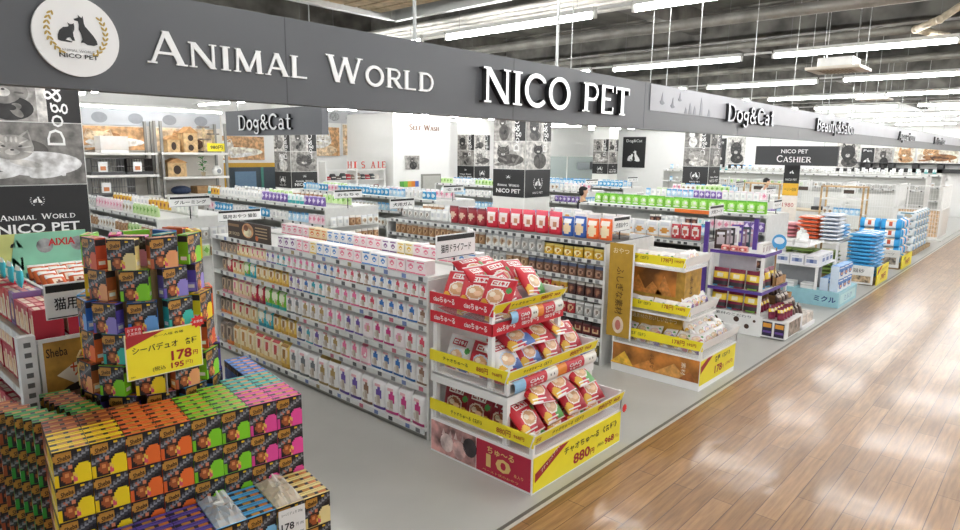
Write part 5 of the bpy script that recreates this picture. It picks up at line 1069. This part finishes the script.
for z, nm_, sd in ((1.15, 'fourth', 3), (.8, 'third', 4), (.5, 'second', 5)): fill(11.8, 3.93, 6.2, z, ['gsky', 'gviol', 'gpink', 'gplain', 'gdark', 'gteal'], 'on %s shelf of pet-sheet gondola' % nm_, 'packs on the pet-sheet gondola', sd, nm='pet_sheet_pack')
# tall goods over the purple-railed stand
for i, (c, h) in enumerate((('#4a3a34', .28), ('#8a7f86', .3), ('#2b2a2c', .3), ('#e9e9e6', .32), ('#5b3f96', .34), ('#8a6a78', .27), ('#3a4a58', .3), ('#c9a4b0', .26))):
    me = pack('toy_card', .16, .05, h, c, [('ell', 0, .45, .6, .25, '#b9aeb2'), ('rect', -.7, .7, .75, .9, '#e3e1e6')], 'flat', 6, 8)
    K('toy%d' % i, '', me); place(me, 'toy_card', (10.4-.28, 3.72-.0*i, 1.0), 0, 'x', 'toy', 'g') if False else place(me, 'hanging_toy', (9.2+i*.075, 3.66-.03*i, 1.155), -60, '%s carded pet toy atop purple-railed stand, %s from left' % (['brown', 'grey', 'black', 'white', 'purple', 'mauve', 'slate', 'pale pink'][i], nth(i)), 'pet toy', 'carded toys atop the purple-railed stand')

# ------------------------------------------------------------------ sacks in stacks
def sackmesh(nm, w, d, h, base, layers): return pack(nm, w, d, h, base, layers, 'sack', 10, 10)
def lay(me, nm, x, y, z, yaw, label, cat, group):           # lying flat: the printed face up, its bottom end towards the face
    o = bpy.data.objects.new(nm, me); COL.objects.link(o); o.location = (x, y, z); o.rotation_euler = (math.radians(-90), 0, math.radians(yaw)); return tag(o, label, cat, group)
SK = {'blue': sackmesh('litter_sack', .31, .074, .5, '#3f9fd8', [('ell', 0, .5, .7, .3, '#e9f3fa'), ('rect', -.8, .8, .1, .22, '#c9d9ee'), ('ell', .2, .5, .3, .14, '#2c6cb0')]),
      'white': sackmesh('litter_sack', .36, .075, .55, '#e6eaf0', [('ell', 0, .5, .6, .25, '#c3d2e6'), ('rect', -.8, .8, .1, .2, '#7a93bd'), ('rect', -.8, .8, .85, .93, '#7a93bd')]),
      'orange': sackmesh('litter_sack', .4, .08, .5, '#e8693a', [('ell', 0, .5, .7, .3, '#f3c9ac'), ('rect', -.8, .8, .1, .2, '#f0efe6')]),
      'pink': sackmesh('litter_sack', .4, .08, .5, '#e9a0a8', [('ell', 0, .5, .7, .3, '#f3e0dd')]), 'green': sackmesh('litter_sack', .4, .08, .5, '#7f9a4a', [('ell', 0, .5, .7, .3, '#d9dca4')])}
def stack(c, x, y, z, n, dz, yaw, what, where, group, jit=.012):
    for k in range(n):
        lay(SK[c], 'litter_sack', x+R.uniform(-jit, jit), y+R.uniform(-jit, jit), z+dz/2+k*dz, yaw+R.uniform(-2, 2), '%s litter sack %s, %s from bottom' % (what, where, nth(k)), 'litter sack', group)
# blue stack by the aisle with white and yellow boards
t = root('pallet_stand', (14.85, 2.9, 0), 'low pallet stand with white and yellow boards under the blue sacks', 'display stand')
MB().box(14.37, 15.45, 2.64, 3.2, 0, .1, M('#a58a64', .7, noise=.15)).build('pallet', t)
F = fr((14.34, 2.9, .2), '-X'); p = MB().obox(F, .52, .36, .02, M('#efefec', .4)).build('white_board', t); o = MB(); o.obox(F, .44, .13, .002, M('#b09a7c', .5, noise=.4, scale=14), 0, -.08, .021); o.text('猫砂', F, 0, .08, .2, .08, BLACK, .022); o.build('print', p)
F = fr((14.88, 2.6, .19), '-Y'); p = MB().obox(F, 1.0, .36, .02, YEL).build('yellow_board', t); o = MB(); o.prism([(-.5, .02), (-.5, .1), (-.25, .18), (-.1, .18)], F, DR, .001, .021); o.text('398円', F, .05, -.05, .45, .13, DR, .022, .02); o.text('ペットシーツ', F, .1, .1, .5, .08, BLACK, .022); o.build('print', p)
g = 'blue litter sacks on the pallet stand'
for i, (x, y) in enumerate(((14.62, 2.68), (14.97, 2.68), (15.3, 2.68))): stack('blue', x, y, .102, 12, .075, 0, 'blue', 'in the aisle stack, %s column' % nth(i), g)
# white, orange, pink and blue stacks behind, on a low table
t = root('stock_table', (14.75, 3.85, 0), 'low white stock table carrying white and orange sacks', 'table')
MB().box(14.3, 15.3, 3.28, 4.7, .77, .8, WHITE).build('table_top', t)
for a, b in ((14.32, 3.3), (15.24, 3.3), (14.32, 4.64), (15.24, 4.64)): MB().box(a, a+.04, b, b+.04, 0, .77, WHITE).build('leg', t)
g = 'litter sacks on the stock table'
for i, (c, y, x, n) in enumerate((('white', 3.5, 14.33, 7), ('orange', 3.92, 14.33, 6), ('pink', 4.36, 14.33, 4), ('blue', 3.52, 14.92, 4))): stack(c, x, y, .802, n, .08 if c != 'blue' else .075, -90, c, 'on the stock table', g)
for i in range(3): stack('green', 14.38, 3.57+i*.41, .1, 6, .083, -90, 'olive', 'under the stock table, %s stack from front' % nth(i), 'olive sacks under the stock table')
tag(MB().box(14.37, 15.2, 3.36, 4.62, 0, .098, M('#a58a64', .7, noise=.15)).build('wooden_pallet'), 'wooden pallet under the stock table', 'pallet')
# blue and white pet-sheet bales
K('bale', 'blue and white pet-sheet bale', pack('pet_sheet_bale', .4, .22, .2, '#2f9fe0', [('rect', -.45, .45, 0, 1, '#e9f0f5'), ('ell', 0, .5, .16, .3, '#c9583a'), ('rect', -.45, .45, .8, .92, '#f3d9b4')], 'bag', 12, 8, side='#4aaee6'))
K('balew', 'mixed white and blue bale', pack('pet_sheet_bale', .4, .22, .2, '#dfe6ea', [('rect', -1, -.3, 0, .5, '#8fb8d8'), ('ell', .2, .5, .4, .3, '#b9b09c'), ('rect', -.6, .8, .7, .85, '#5a8a9c')], 'bag', 12, 8))
t = root('pallet_stand', (17.5, 2.95, 0), 'low pallet stand with white and yellow boards under the blue-and-white bales', 'display stand')
MB().box(16.92, 18.2, 2.64, 3.4, 0, .1, M('#a58a64', .7, noise=.15)).build('pallet', t)
F = fr((16.88, 2.85, .24), '-X'); p = MB().obox(F, .42, .4, .02, M('#e6e4de', .4)).build('white_board', t); o = MB(); o.obox(F, .3, .16, .002, M('#8f8578', .5, noise=.4, scale=14), 0, -.05, .021); o.text('シーツ', F, 0, .11, .2, .06, BLACK, .022); o.build('print', p)
F = fr((17.5, 2.61, .16), '-Y'); p = MB().obox(F, 1.15, .3, .02, YEL).build('yellow_board', t); o = MB(); o.text('998円', F, .05, -.03, .5, .13, DR, .022, .02); o.text('各種', F, -.3, .07, .25, .07, BLACK, .022); o.build('print', p)
g = 'bales on the second pallet stand'
for j in range(2):
    for lv in range(5):
        place(PKG['bale'][0], 'pet_sheet_bale', (17.05, 2.9+j*.42, .102+lv*.203), -90, 'blue-white bale facing left, %s column, %s layer up' % (nth(j), nth(lv)), 'pet sheets', g)
for i in range(2):
    for lv in range(5): place(PKG['bale'][0], 'pet_sheet_bale', (17.42+i*.42, 2.8, .102+lv*.203), 0, 'blue-white bale facing the aisle, %s column, %s layer up' % (nth(i), nth(lv)), 'pet sheets', g)
g = 'bales in the third aisle stack'
tag(MB().box(19.6, 22.2, 2.78, 3.4, 0, .1, M('#a58a64', .7, noise=.15)).build('wooden_pallet'), 'wooden pallet under the third aisle stack of bales', 'pallet')
for j in range(1):
    for lv in range(5): place(PKG['balew'][0], 'pet_sheet_bale', (19.75, 3.05, .102+lv*.203), -90, 'mixed white and blue bale at left of third aisle stack, %s layer up' % nth(lv), 'pet sheets', g)
for i in range(5):
    for lv in range(5): place(PKG['balew'][0], 'pet_sheet_bale', (20.12+i*.42, 2.95, .102+lv*.203), 0, 'mixed white and blue bale in third aisle stack, %s column, %s layer up' % (nth(i), nth(lv)), 'pet sheets', g)

# ------------------------------------------------------------------ second block of gondolas and the farther goods
PAL = {'a': ['gplain', 'gpink', 'gsilver', 'glime', 'gwhite'], 'b': ['gsky', 'gteal', 'gplain', 'gviol', 'gyel'], 'c': ['gplain', 'gsilver', 'gbrown', 'gwhite', 'glime'], 'd': ['gcyan', 'gsky', 'gplain', 'gpink'], 'e': ['gplain', 'gwhite', 'gsky', 'glime']}
names2 = []
for i, (X, y0, y1, nm_, pals) in enumerate(((3.6, 9.5, 13.2, 'grooming gondola left of the middle column', 'acb'), (6.4, 9.5, 14.1, 'toy gondola behind the dog-treat gondola', 'bdc'), (9.05, 9.5, 14.5, 'bowl gondola left beside the middle column', 'dea'), (14.3, 9.5, 15, 'leash gondola right behind the middle column', 'ebd'), (17.0, 6.6, 8.4, 'bedding gondola behind the litter sacks', 'ade'), (14.3, 4.9, 7.8, 'shampoo gondola behind the stock table', 'bea'), (17.0, 9.8, 15, 'harness gondola left of the far column', 'dab'), (.6, 9.6, 13.4, 'cat-can gondola behind the left column', 'cae'))):
    gd = gondola(X, X+1.2, y0, y1, [.1, .5, .85, 1.2, 1.5], 1.52, 'white %s' % nm_, pitch=.3)
    short = nm_.split(' ')[0]+' gondola'; kn = ['shampoo_bottle', 'pet_toy_pack', 'pet_bowl_pack', 'leash_pack', 'pet_bedding_pack', 'shampoo_pack', 'harness_pack', 'cat_can_pack'][i]
    fill(X+.05, y0+.05, y1-.05, 1.522, [k for k in PAL[pals[0]]], 'atop the %s' % short, 'packs on the %s' % short, 40+i, runs=(3, 7), step=.135, nm=kn)
    fill(X+.05, y0+.05, y1-.05, 1.2, [k for k in PAL[pals[1]]], 'on fourth shelf of the %s' % short, 'packs on the %s' % short, 60+i, runs=(3, 7), step=.135, nm=kn)
    fill(X+.6, y0+.05, y1-.05, 1.522, [k for k in PAL[pals[2]]], 'at back atop the %s' % short, 'packs on the %s' % short, 80+i, runs=(3, 7), step=.15, nm=kn)
    if i != 4: fill(X+.05, y0+.05, y1-.05, .85, PAL[pals[2]], 'on third shelf of the %s' % short, 'packs on the %s' % short, 90+i, runs=(3, 7), step=.135, nm=kn)
    ek = PAL[pals[(i+1) % 3]]; rr = random.Random(200+i)
    for j, z in enumerate((1.18, .92)):
        MB().box(X+.06, X+1.14, y0-.13, y0-.025, z-.012, z, SHELFM).build('end_shelf', gd)
        k1, k2, k3 = rr.choice(ek), rr.choice(ek), rr.choice(ek)
        row([(k1, 3), (k2, 2), (k3, 3)], '-Y', X+.07, y0-.125, z, .132, None, 'on %s end shelf of the %s' % (('upper', 'lower')[j], short), kn.replace('_', ' '), 'packs on the %s' % short, kn, end='left')
    aisle_sign(X+.5, y0-.03, 1.66, .6, .15, ['グルーミング', 'おもちゃ', '食器', 'リード', 'ベッド', 'シャンプー', 'ハーネス', '猫缶'][i], 'white aisle sign on the near end of the %s' % short, z0=1.45)
aisle_sign(6.7, 3.86, 1.6, .36, .17, '犬用おやつ', 'white aisle sign beside the gold panel of the dune stand', z0=1.5)
aisle_sign(9.45, 3.86, 1.6, .5, .16, '犬用フード', 'white aisle sign at the near end of the snack gondola', z0=1.25)
aisle_sign(6.7, 7.78, 1.6, .5, .16, '犬用ガム', 'white aisle sign at the far end of the dog-treat gondola', z0=1.5)
aisle_sign(12.15, 3.86, 1.56, .42, .16, 'ペットシーツ', 'white aisle sign in front of the green packs', z0=1.47)
# tall far shelving behind the pens
for i, X in enumerate((25.9, 29.2)):
    gd = gondola(X, X+1., 3.6, 13, [.3, .9, 1.4, 1.85], 1.9, ('nearer' if i == 0 else 'farther')+' tall shelving behind the white pens', pitch=.4)
    fill(X+.05, 3.7, 12.9, 1.902, ['gteal', 'gplain', 'gsky', 'glime', 'gplain', 'gsilver'], 'atop %s tall shelving behind pens' % ('nearer' if i == 0 else 'farther'), 'packs atop the tall shelving', 120+i, runs=(3, 8), step=.26, nm='stock_pack')
    fill(X+.05, 3.7, 12.9, 1.4, ['gplain', 'gsky', 'gwhite', 'glime', 'gsilver'], 'on upper shelf of %s shelving behind pens' % ('nearer' if i == 0 else 'farther'), 'packs atop the tall shelving', 130+i, runs=(3, 8), step=.26, nm='stock_pack')
# white wire pens
WIRE = M('#f1f1ee', .4, noise=.01)
def pen(y0, y1, x0, x1, label, wood):
    t = root('wire_pen', ((x0+x1)/2, (y0+y1)/2, 0), label, 'pet pen', 'white wire pet pens')
    for a in (x0, x1):
        for b in (y0, y1-.04): MB().box(a, a+.04, b, b+.04, 0, 1.66, WIRE).build('post', t)
    mb = MB()
    for z in (.06, .92, 1.63): mb.box(x0, x0+.03, y0, y1, z, z+.03, WIRE).box(x0, x1, y0, y0+.03, z, z+.03, WIRE)
    mb.build('rail', t); mb = MB()
    y = y0+.06
    while y < y1: mb.box(x0+.01, x0+.02, y, y+.008, .08, 1.64, WIRE); y += .07
    x = x0+.06
    while x < x1: mb.box(x, x+.008, y0+.01, y0+.02, .08, 1.64, WIRE); x += .07
    for z in [.2+k*.12 for k in range(12)]: mb.box(x0+.012, x0+.018, y0, y1, z, z+.006, WIRE)
    mb.build('wire_panel', t)
    if wood: MB().box(x0+.03, x0+.06, y0+.05, y1-.05, .1, .9, M('#cfae8a', .55, noise=.12)).box(x0+.05, x1, y0+.04, y0+.06, .1, .9, M('#cfae8a', .55, noise=.12)).build('wood_panel', t)
    else: MB().box(x0+.5, x0+.53, y0+.05, y1-.05, .1, 1.3, M('#e9e9e4', .5, noise=.04)).build('white_backboard', t)
pen(2.8, 3.98, 23.8, 25.4, 'white wire pen with wooden lower panel at the aisle corner', True)
for k in range(4): pen(4.02+k*1.5, 5.48+k*1.5, 23.8, 25.4, 'white wire pen, %s along from the wooden corner pen' % nth(k), False)
tag(MB().box(24.5, 25.0, 4.6, 5.1, .031, .05, WHITE).box(24.4, 25.1, 4.5, 5.2, .05, .22, M('#b5885a', .6, noise=.1)).build('pet_bed'), 'brown pet bed inside the pen beside the corner pen', 'pet bed')
struct(MB().box(23.6, 33.5, 2.7, 13.2, 0, .03, M('#d9d9d4', .4)).build('floor_plinth', org=(0, 0, 0)))
# small signs on the pens
for i, (y, z) in enumerate(((5.2, 1.3), (6.6, 1.35), (8.1, 1.3))): tag(MB().box(23.76, 23.79, y, y+.3, z, z+.12, M('#4a3a30', .5)).build('pen_sign'), 'small dark sign clipped to a wire pen, %s from aisle' % nth(i), 'sign')
# cash desk zone
t = root('checkout_counter', (20.9, 6.1, 0), 'white checkout counter under the cashier sign', 'counter')
MB().box(20.5, 21.2, 4.9, 7.2, 0, .9, M('#eeeeea', .5)).build('body', t); MB().box(20.45, 21.25, 4.85, 7.25, .9, .94, M('#d9c9ae', .5)).build('counter_top', t)
for i, y in enumerate((5.4, 6.5)):
    t = root('cash_register', (20.85, y, .94), 'grey cash register on the white counter, %s from the aisle' % nth(i), 'cash register'); MB().box(20.65, 21.05, y-.2, y+.2, .94, 1.04, M('#3a3b3e', .5)).build('drawer', t); MB().prism([(-.17, 0), (.17, 0), (.17, .24), (-.17, .24)], fr((20.8, y, 1.06), '-X'), M('#c9cacc', .4), .04).build('screen', t); MB().box(20.8, 20.86, y-.03, y+.03, 1.04, 1.08, BLACK).build('neck', t)
t = root('banner_stand', (17.0, 5.12, 0), 'tall banner stand with black top and yellow band below the cashier sign', 'banner')
MB().box(16.9, 17.2, 4.92, 5.34, 0, .04, STEEL).build('base', t); F = fr((17.0, 5.12, 1.6), '-X'); q = MB().obox(F, .36, .44, .02, PB, 0, .45).obox(F, .36, .3, .02, M('#e3b02c', .5), 0, .08).obox(F, .36, .6, .02, M('#efe6da', .5), 0, -.37).build('panel', t); o = MB(); emblem(o, F, 0, .5, .09, KIT, off=.021); o.text('NICO PET', F, 0, .32, .26, .05, KIT, .0215); o.text('ペット保険', F, 0, .08, .28, .08, BLACK, .0215); o.text('1980', F, -.02, -.3, .26, .1, M('#b5303a', .5), .0215); o.build('print', q)
MB().tube((17.03, 5.12, .04), (17.03, 5.12, 2.3), .015, STEEL).build('pole', t)
WOOD = M('#c9a878', .55, noise=.12)
for i, y in enumerate((4.3, 6.3)):
    t = root('wooden_rack', (18.6, y, 0), 'light wooden display frame left of the white pens, %s from the aisle' % nth(i), 'frame')
    for a in (0, .5):
        for b in (-.5, .46): MB().box(18.4+a, 18.44+a, y+b, y+b+.04, 0, 1.75, WOOD).build('post', t)
    for z in (.5, 1.0, 1.4, 1.72): MB().box(18.4, 18.94, y-.5, y+.5, z, z+.03, WOOD if z > 1.5 else WHITE).build('shelf', t)
fill(18.42, 4.0-.15, 4.75, 1.03, PAL['e'], 'on wooden display frame nearer the aisle', 'packs on the wooden frames', 150); fill(18.42, 5.85, 6.75, 1.03, PAL['d'], 'on wooden display frame farther from aisle', 'packs on the wooden frames', 151)

# ------------------------------------------------------------------ cage shelves on the left wall
def shelf_unit(x0, x1, label, zs):
    t = root('storage_shelf', ((x0+x1)/2, 14.6, 0), label, 'shelving')
    for a in (x0, x1-.05):
        for b in (14.3, 14.8): MB().box(a, a+.05, b, b+.05, 0, 3.05, M('#8d8b86', .4, .4)).build('upright', t)
    for z in zs: MB().box(x0, x1, 14.3, 14.85, z-.03, z, M('#d2cfc8', .4)).box(x0, x1, 14.285, 14.3, z-.045, z+.005, M('#e6e4de', .4)).build('shelf', t)
shelf_unit(4.16, 5.58, 'tall steel shelf of pet cages, left one', [.5, 1.0, 1.5, 1.94, 2.39]); shelf_unit(5.66, 7.12, 'tall steel shelf of pet houses, right one', [.5, 1.0, 1.5, 1.88, 2.40])
mb = MB().box(3.4, 7.25, 14.86, 14.9, 2.95, 3.28, M('#b9bcc0', .6, noise=.06, scale=3))
for x in (4.0, 4.7, 5.4, 6.1, 6.8): mb.ell(fr((x, 14.86, 3.1), '-Y'), 0, 0, .15, .11, M('#8f9296', .6), .002, .001)
tag(mb.build('wall_frieze'), 'grey frieze with pet silhouettes above the cage shelves', 'frieze')
wall_poster(fr((4.9, 14.88, 2.68), '-Y'), 1.4, .5, WARM, 'lie', 'brown animal photograph behind the top cage shelf', 51); wall_poster(fr((6.4, 14.88, 2.68), '-Y'), 1.4, .5, WARM, 'sit', 'pale brown photograph behind the pet houses', 52)
def cage(x, z, w, h, col, label, card=None):
    t = root('pet_cage', (x, 14.55, z), label, 'cage'); mb = MB(); c = M(col, .4, .2)
    n = int(w/.05)
    for i in range(n+1): mb.box(x-w/2+i*w/n-.004, x-w/2+i*w/n+.004, 14.34, 14.348, z+.06, z+h, c)
    for zz in (z+.06, z+h*.5, z+h-.01): mb.box(x-w/2, x+w/2, 14.335, 14.345, zz, zz+.012, c)
    mb.box(x-w/2, x+w/2, 14.34, 14.76, z+h-.01, z+h, c).box(x-w/2-.004, x-w/2+.006, 14.34, 14.76, z+.06, z+h, c).box(x+w/2-.006, x+w/2+.004, 14.34, 14.76, z+.06, z+h, c)
    mb.build('bars', t); MB().box(x-w/2-.01, x+w/2+.01, 14.33, 14.77, z+.002, z+.06, M('#4a4a4c', .5)).build('base', t)
    if card: o = MB(); F = fr((x+card[0], 14.33, z+h*.5), '-Y'); o.obox(F, .17, .2, .008, KIT); o.obox(F, .1, .08, .002, M('#d98a5a', .5), 0, -.03, .009); o.build('price_card', t)
cage(4.62, 1.942, .6, .33, '#7d7d7c', 'grey wire cage with price card on left cage shelf', (-.1, 0)); cage(5.22, 1.942, .5, .33, '#3b3532', 'dark wire cage on left cage shelf', (-.05, 0)); cage(4.7, 1.502, .8, .38, '#8d8d8c', 'wide grey wire cage on the lower left cage shelf', (-.15, 0))
t = root('pet_cage', (4.78, 14.5, 2.392), 'white pet cage with orange contents on the top left shelf', 'cage'); MB().box(4.52, 5.04, 14.36, 14.7, 2.392, 2.44, WHITE).build('base', t); MB().box(4.52, 5.04, 14.36, 14.7, 2.44, 2.72, M('#fbfaf5', .3, alpha=.55)).build('clear_body', t)
o = MB(); o.ball((4.7, 14.5, 2.5), .08, .07, .055, M('#ea8a2c', .5)).ball((4.88, 14.5, 2.49), .07, .06, .045, M('#e0b23a', .5)); o.build('orange_toy', t)
def house(x, z, w, h, label, storeys=1):
    t = root('pet_house', (x, 14.5, z), label, 'pet house'); b = MB()
    b.box(x-w/2, x+w/2, 14.36, 14.66, z+.002, z+h*.75, WOOD); b.build('body', t)
    MB().prism([(-w*.58, h*.75), (w*.58, h*.75), (0, h)], fr((x, 14.34, z), '-Y'), M('#b98a56', .6, noise=.1), -.34).build('roof', t)
    o = MB()
    for k in range(storeys): o.ell(fr((x, 14.359, z+h*(.75*(k+.5)/storeys)), '-Y'), 0, 0, w*.2, h*.75/storeys*.32, M('#3a2a1e', .6), .003)
    o.build('opening', t)
house(5.95, 2.402, .26, .36, 'small wooden pet house at left of the top right shelf'); house(6.32, 2.402, .3, .56, 'tall wooden two-storey pet house on the top right shelf', 2); house(5.99, 1.882, .4, .4, 'wooden pet house on the middle right shelf')
def tree(x, z):
    t = root('cat_tree', (x, 14.55, z), 'grey cat tree with yellow price card on the top right shelf', 'cat tree'); m = M('#8a8078', .8, noise=.15)
    MB().box(x-.2, x+.2, 14.35, 14.75, z+.002, z+.04, m).build('base', t)
    for a, h in ((-.1, .55), (.12, .4)): MB().tube((x+a, 14.55, z+.04), (x+a, 14.55, z+h), .03, M('#c9b48f', .9, noise=.2)).build('post', t)
    MB().box(x-.2, x, 14.45, 14.65, z+.55, z+.58, m).box(x+.02, x+.22, 14.45, 14.65, z+.4, z+.43, m).box(x-.18, x+.02, 14.45, 14.65, z+.28, z+.31, m).build('platform', t)
    F = fr((x+.08, 14.34, z+.12), '-Y'); q = MB().obox(F, .42, .18, .006, YEL).build('price_card', t); o = MB(); o.text('980円', F, 0, 0, .28, .09, BLACK, .007, .02); o.build('lettering', q)
tree(6.80, 2.402)
t = root('potted_plant', (6.62, 14.5, 1.882), 'leafy green plant in a small pot on the middle right shelf', 'plant'); MB().tube((6.62, 14.5, 1.884), (6.62, 14.5, 1.97), .04, M('#b5a58a', .6), 12, .055).build('pot', t); o = MB(); rr = random.Random(4)
for i in range(16):
    a = i*2.4; l = .12+.1*rr.random(); zz = 1.97+.02*i; o.add([(6.62, 14.5, zz), (6.62+l*.5*math.cos(a)-.03*math.sin(a), 14.5+l*.3*math.sin(a)+.02, zz+.05), (6.62+l*math.cos(a), 14.5+l*.5*math.sin(a), zz+.03), (6.62+l*.5*math.cos(a)+.03*math.sin(a), 14.5+l*.3*math.sin(a)-.02, zz+.05)], [(0, 1, 2, 3)], M('#3f8a3a', .6, noise=.2))
o.tube((6.62, 14.5, 1.96), (6.62, 14.5, 2.28), .006, M('#3f6a2f', .6), 5); o.build('leaves', t)
t = root('food_jar', (6.93, 14.48, 1.882), 'round white jar with grey label on the middle right shelf', 'jar'); o = MB(); o.sm = True; o.ball((6.93, 14.48, 1.99), .11, .1, .108, WHITE, 16, 10); o.build('body', t); MB().tube((6.93, 14.48, 2.08), (6.93, 14.48, 2.11), .06, WHITE, 14).build('lid', t); o = MB(); o.ell(fr((6.93, 14.375, 1.99), '-Y'), 0, 0, .05, .05, M('#8f9296', .5), .003); o.build('label', t)
tag(MB().ball((6.1, 14.5, 1.58), .22, .16, .1, M('#2c3a56', .8), 14, 8, -.75).build('pet_cushion', org=(6.1, 14.5, 1.502)), 'dark blue pet cushion low on the right shelf', 'cushion')
tag(MB().box(6.4, 6.95, 14.36, 14.7, 1.502, 1.66, M('#b08a5c', .6, noise=.1)).build('wicker_basket'), 'brown flat basket beside the blue cushion', 'basket')
# rack before the back wall
t = root('wall_rack', (14.3, 19.3, 0), 'white rack of pet wear with red letters on top before back wall', 'rack')
for x in (13.0, 14.3, 15.6): MB().box(x, x+.05, 19.1, 19.5, 0, 2.1, WHITE).build('post', t)
for z in (.6, 1.05, 1.45, 1.8): MB().box(13.0, 15.65, 19.1, 19.5, z-.02, z, WHITE).build('shelf', t)
o = MB(); Fk = fr((14.3, 19.08, 1.98), '-Y')
for s, x in (('H', -.3), ('I', -.05), ('S', .3), ('A', .75), ('L', 1.05), ('E', 1.25)): o.serif(s, Fk, x, 0, .2, .24, M('#c9473a', .5), .001, .02)
o.build('lettering', t)
rr = random.Random(12)
for j, z in enumerate((1.05, 1.45)):
    for i in range(11):
        c = rr.choice(['#3a3b3e', '#b5303a', '#8a7a6a', '#5a4a48', '#c9b9a4', '#7a3a40', '#4f5a5a', '#d9d4cc']); me = pack('folded_wear', .18, .2, rr.uniform(.12, .24), c, [('band', .4, .5, '#d9d4cc')], 'bag', 5, 6)
        place(me, 'folded_pet_wear', (13.2+i*.215, 19.3, z+.001), 0, 'folded pet garment on the %s rack shelf, %s from left' % (('lower', 'upper')[j], nth(i)), 'pet wear', 'garments on the back rack')

# ------------------------------------------------------------------ people
def skin_mesh(nodes, edges, m, sub=2):
    me = bpy.data.meshes.new('s'); me.from_pydata([n[0] for n in nodes], edges, []); ob = bpy.data.objects.new('s', me); COL.objects.link(ob)
    md = ob.modifiers.new('k', 'SKIN'); sv = me.skin_vertices[0].data
    for i, n in enumerate(nodes): sv[i].radius = n[1] if isinstance(n[1], tuple) else (n[1], n[1]); sv[i].use_root = i == 0
    md.use_smooth_shade = True; s2 = ob.modifiers.new('u', 'SUBSURF'); s2.levels = s2.render_levels = sub
    out = bpy.data.meshes.new_from_object(ob.evaluated_get(bpy.context.evaluated_depsgraph_get())); bpy.data.objects.remove(ob); bpy.data.meshes.remove(me)
    out.materials.clear(); out.materials.append(m)
    for p in out.polygons: p.use_smooth = True; p.material_index = 0
    return out
def person(x, y, yaw, s, label, shirt, pants, mask):
    SKN = M('#d9a98a', .55, noise=.03); HAIR = M('#1d1918', .6)
    t = root('person', (x, y, 0), label, 'person'); t.rotation_euler = (0, 0, math.radians(yaw)); t.scale = (s, s, s)
    def add(name, me, par=t):
        me.name = name; o = bpy.data.objects.new(name, me); COL.objects.link(o); o.parent = par; return o
    arm = lambda k: [((k*.17, 0, 1.36), .055), ((k*.23, -.01, 1.14), .042), ((k*.16, -.2, 1.02), .034), ((k*.1, -.29, 1.02), .026)]
    # one body: pelvis up to the head, arms bent to the counter, legs to the feet
    N = [((0, 0, .92), (.14, .1)), ((0, 0, 1.12), (.13, .095)), ((0, 0, 1.34), (.15, .1)), ((0, .005, 1.44), .062), ((0, 0, 1.5), .06), ((0, -.02, 1.57), (.085, .1)), ((0, -.012, 1.64), (.1, .118)), ((0, 0, 1.7), (.085, .1))]
    E = [(0, 1), (1, 2), (2, 3), (3, 4), (4, 5), (5, 6), (6, 7)]
    for k in (-1, 1):
        b = len(N); N += arm(k); E += [(2, b), (b, b+1), (b+1, b+2), (b+2, b+3)]
        for f, (dx, l) in enumerate(((-.028, .07), (-.01, .08), (.008, .076), (.026, .06))): q = len(N); N += [((k*.1+dx, -.34, 1.01), .008), ((k*.1+dx, -.34-l*.6, .995), .007)]; E += [(b+3, q), (q, q+1)]
        q = len(N); N += [((k*.1-k*.05, -.31, 1.03), .009)]; E.append((b+3, q))
        q = len(N); N += [((k*.09, 0, .86), .085), ((k*.1, -.01, .48), .06), ((k*.1, .02, .09), .04), ((k*.1, -.13, .04), .035)]; E += [(0, q), (q, q+1), (q+1, q+2), (q+2, q+3)]
    add('body', skin_mesh(N, E, SKN))
    NS = [((0, 0, .84), (.19, .15)), ((0, 0, .95), (.18, .14)), ((0, 0, 1.12), (.165, .125)), ((0, 0, 1.34), (.175, .125)), ((0, 0, 1.43), .085)]; ES = [(0, 1), (1, 2), (2, 3), (3, 4)]
    for k in (-1, 1): b = len(NS); NS += [(p, r+.018) for p, r in arm(k)[:3]]; ES += [(3, b), (b, b+1), (b+1, b+2)]
    add('shirt', skin_mesh(NS, ES, M(shirt, .7, noise=.05)))
    NT = [((0, 0, .95), (.165, .125))]; ET = []
    for k in (-1, 1): q = len(NT); NT += [((k*.085, 0, .84), .115), ((k*.1, -.01, .48), .076), ((k*.1, .02, .12), .06)]; ET += [(0, q), (q, q+1), (q+1, q+2)]
    add('trousers', skin_mesh(NT, ET, M(pants, .7)))
    for k in (-1, 1): b = MB(); b.sm = True; b.ball((k*.1, -.06, .045), .05, .13, .045, BLACK); b.build('shoe', None, (0, 0, 0)).parent = t
    h = MB(); h.sm = True; h.ball((0, .018, 1.668), .092, .108, .1, HAIR, 18, 12, -.05); h.ball((0, .045, 1.62), .082, .075, .1, HAIR, 16, 10); h.ball((0, -.055, 1.712), .07, .045, .03, HAIR, 12, 8); o = h.build('hair', None, (0, 0, 0)); o.parent = t
    fc = MB(); fc.sm = True
    for k in (-1, 1): fc.ball((k*.03, -.1, 1.628), .011, .008, .008, BLACK, 8, 6); fc.ball((k*.078, 0, 1.6), .012, .02, .03, SKN, 8, 6)
    fc.ball((0, -.112, 1.6), .012, .018, .02, SKN, 8, 6); fc.ball((0, -.098, 1.562), .022, .006, .006, M('#a5564a', .5), 8, 6); o = fc.build('face', None, (0, 0, 0)); o.parent = t
    if mask: mk = MB(); mk.sm = True; mk.ball((0, -.066, 1.575), .07, .07, .05, M('#f1f4f6', .7), 12, 8); o = mk.build('face_mask', None, (0, 0, 0)); o.parent = t
person(22.5, 7.55, 50, 1.0, 'person with black hair in a white top behind the checkout', '#f1f1ee', '#33353a', False)
person(13.25, 8.7, 60, .97, 'person with black hair, mask and black shirt left of the leash gondola', '#232326', '#2c2d33', True)
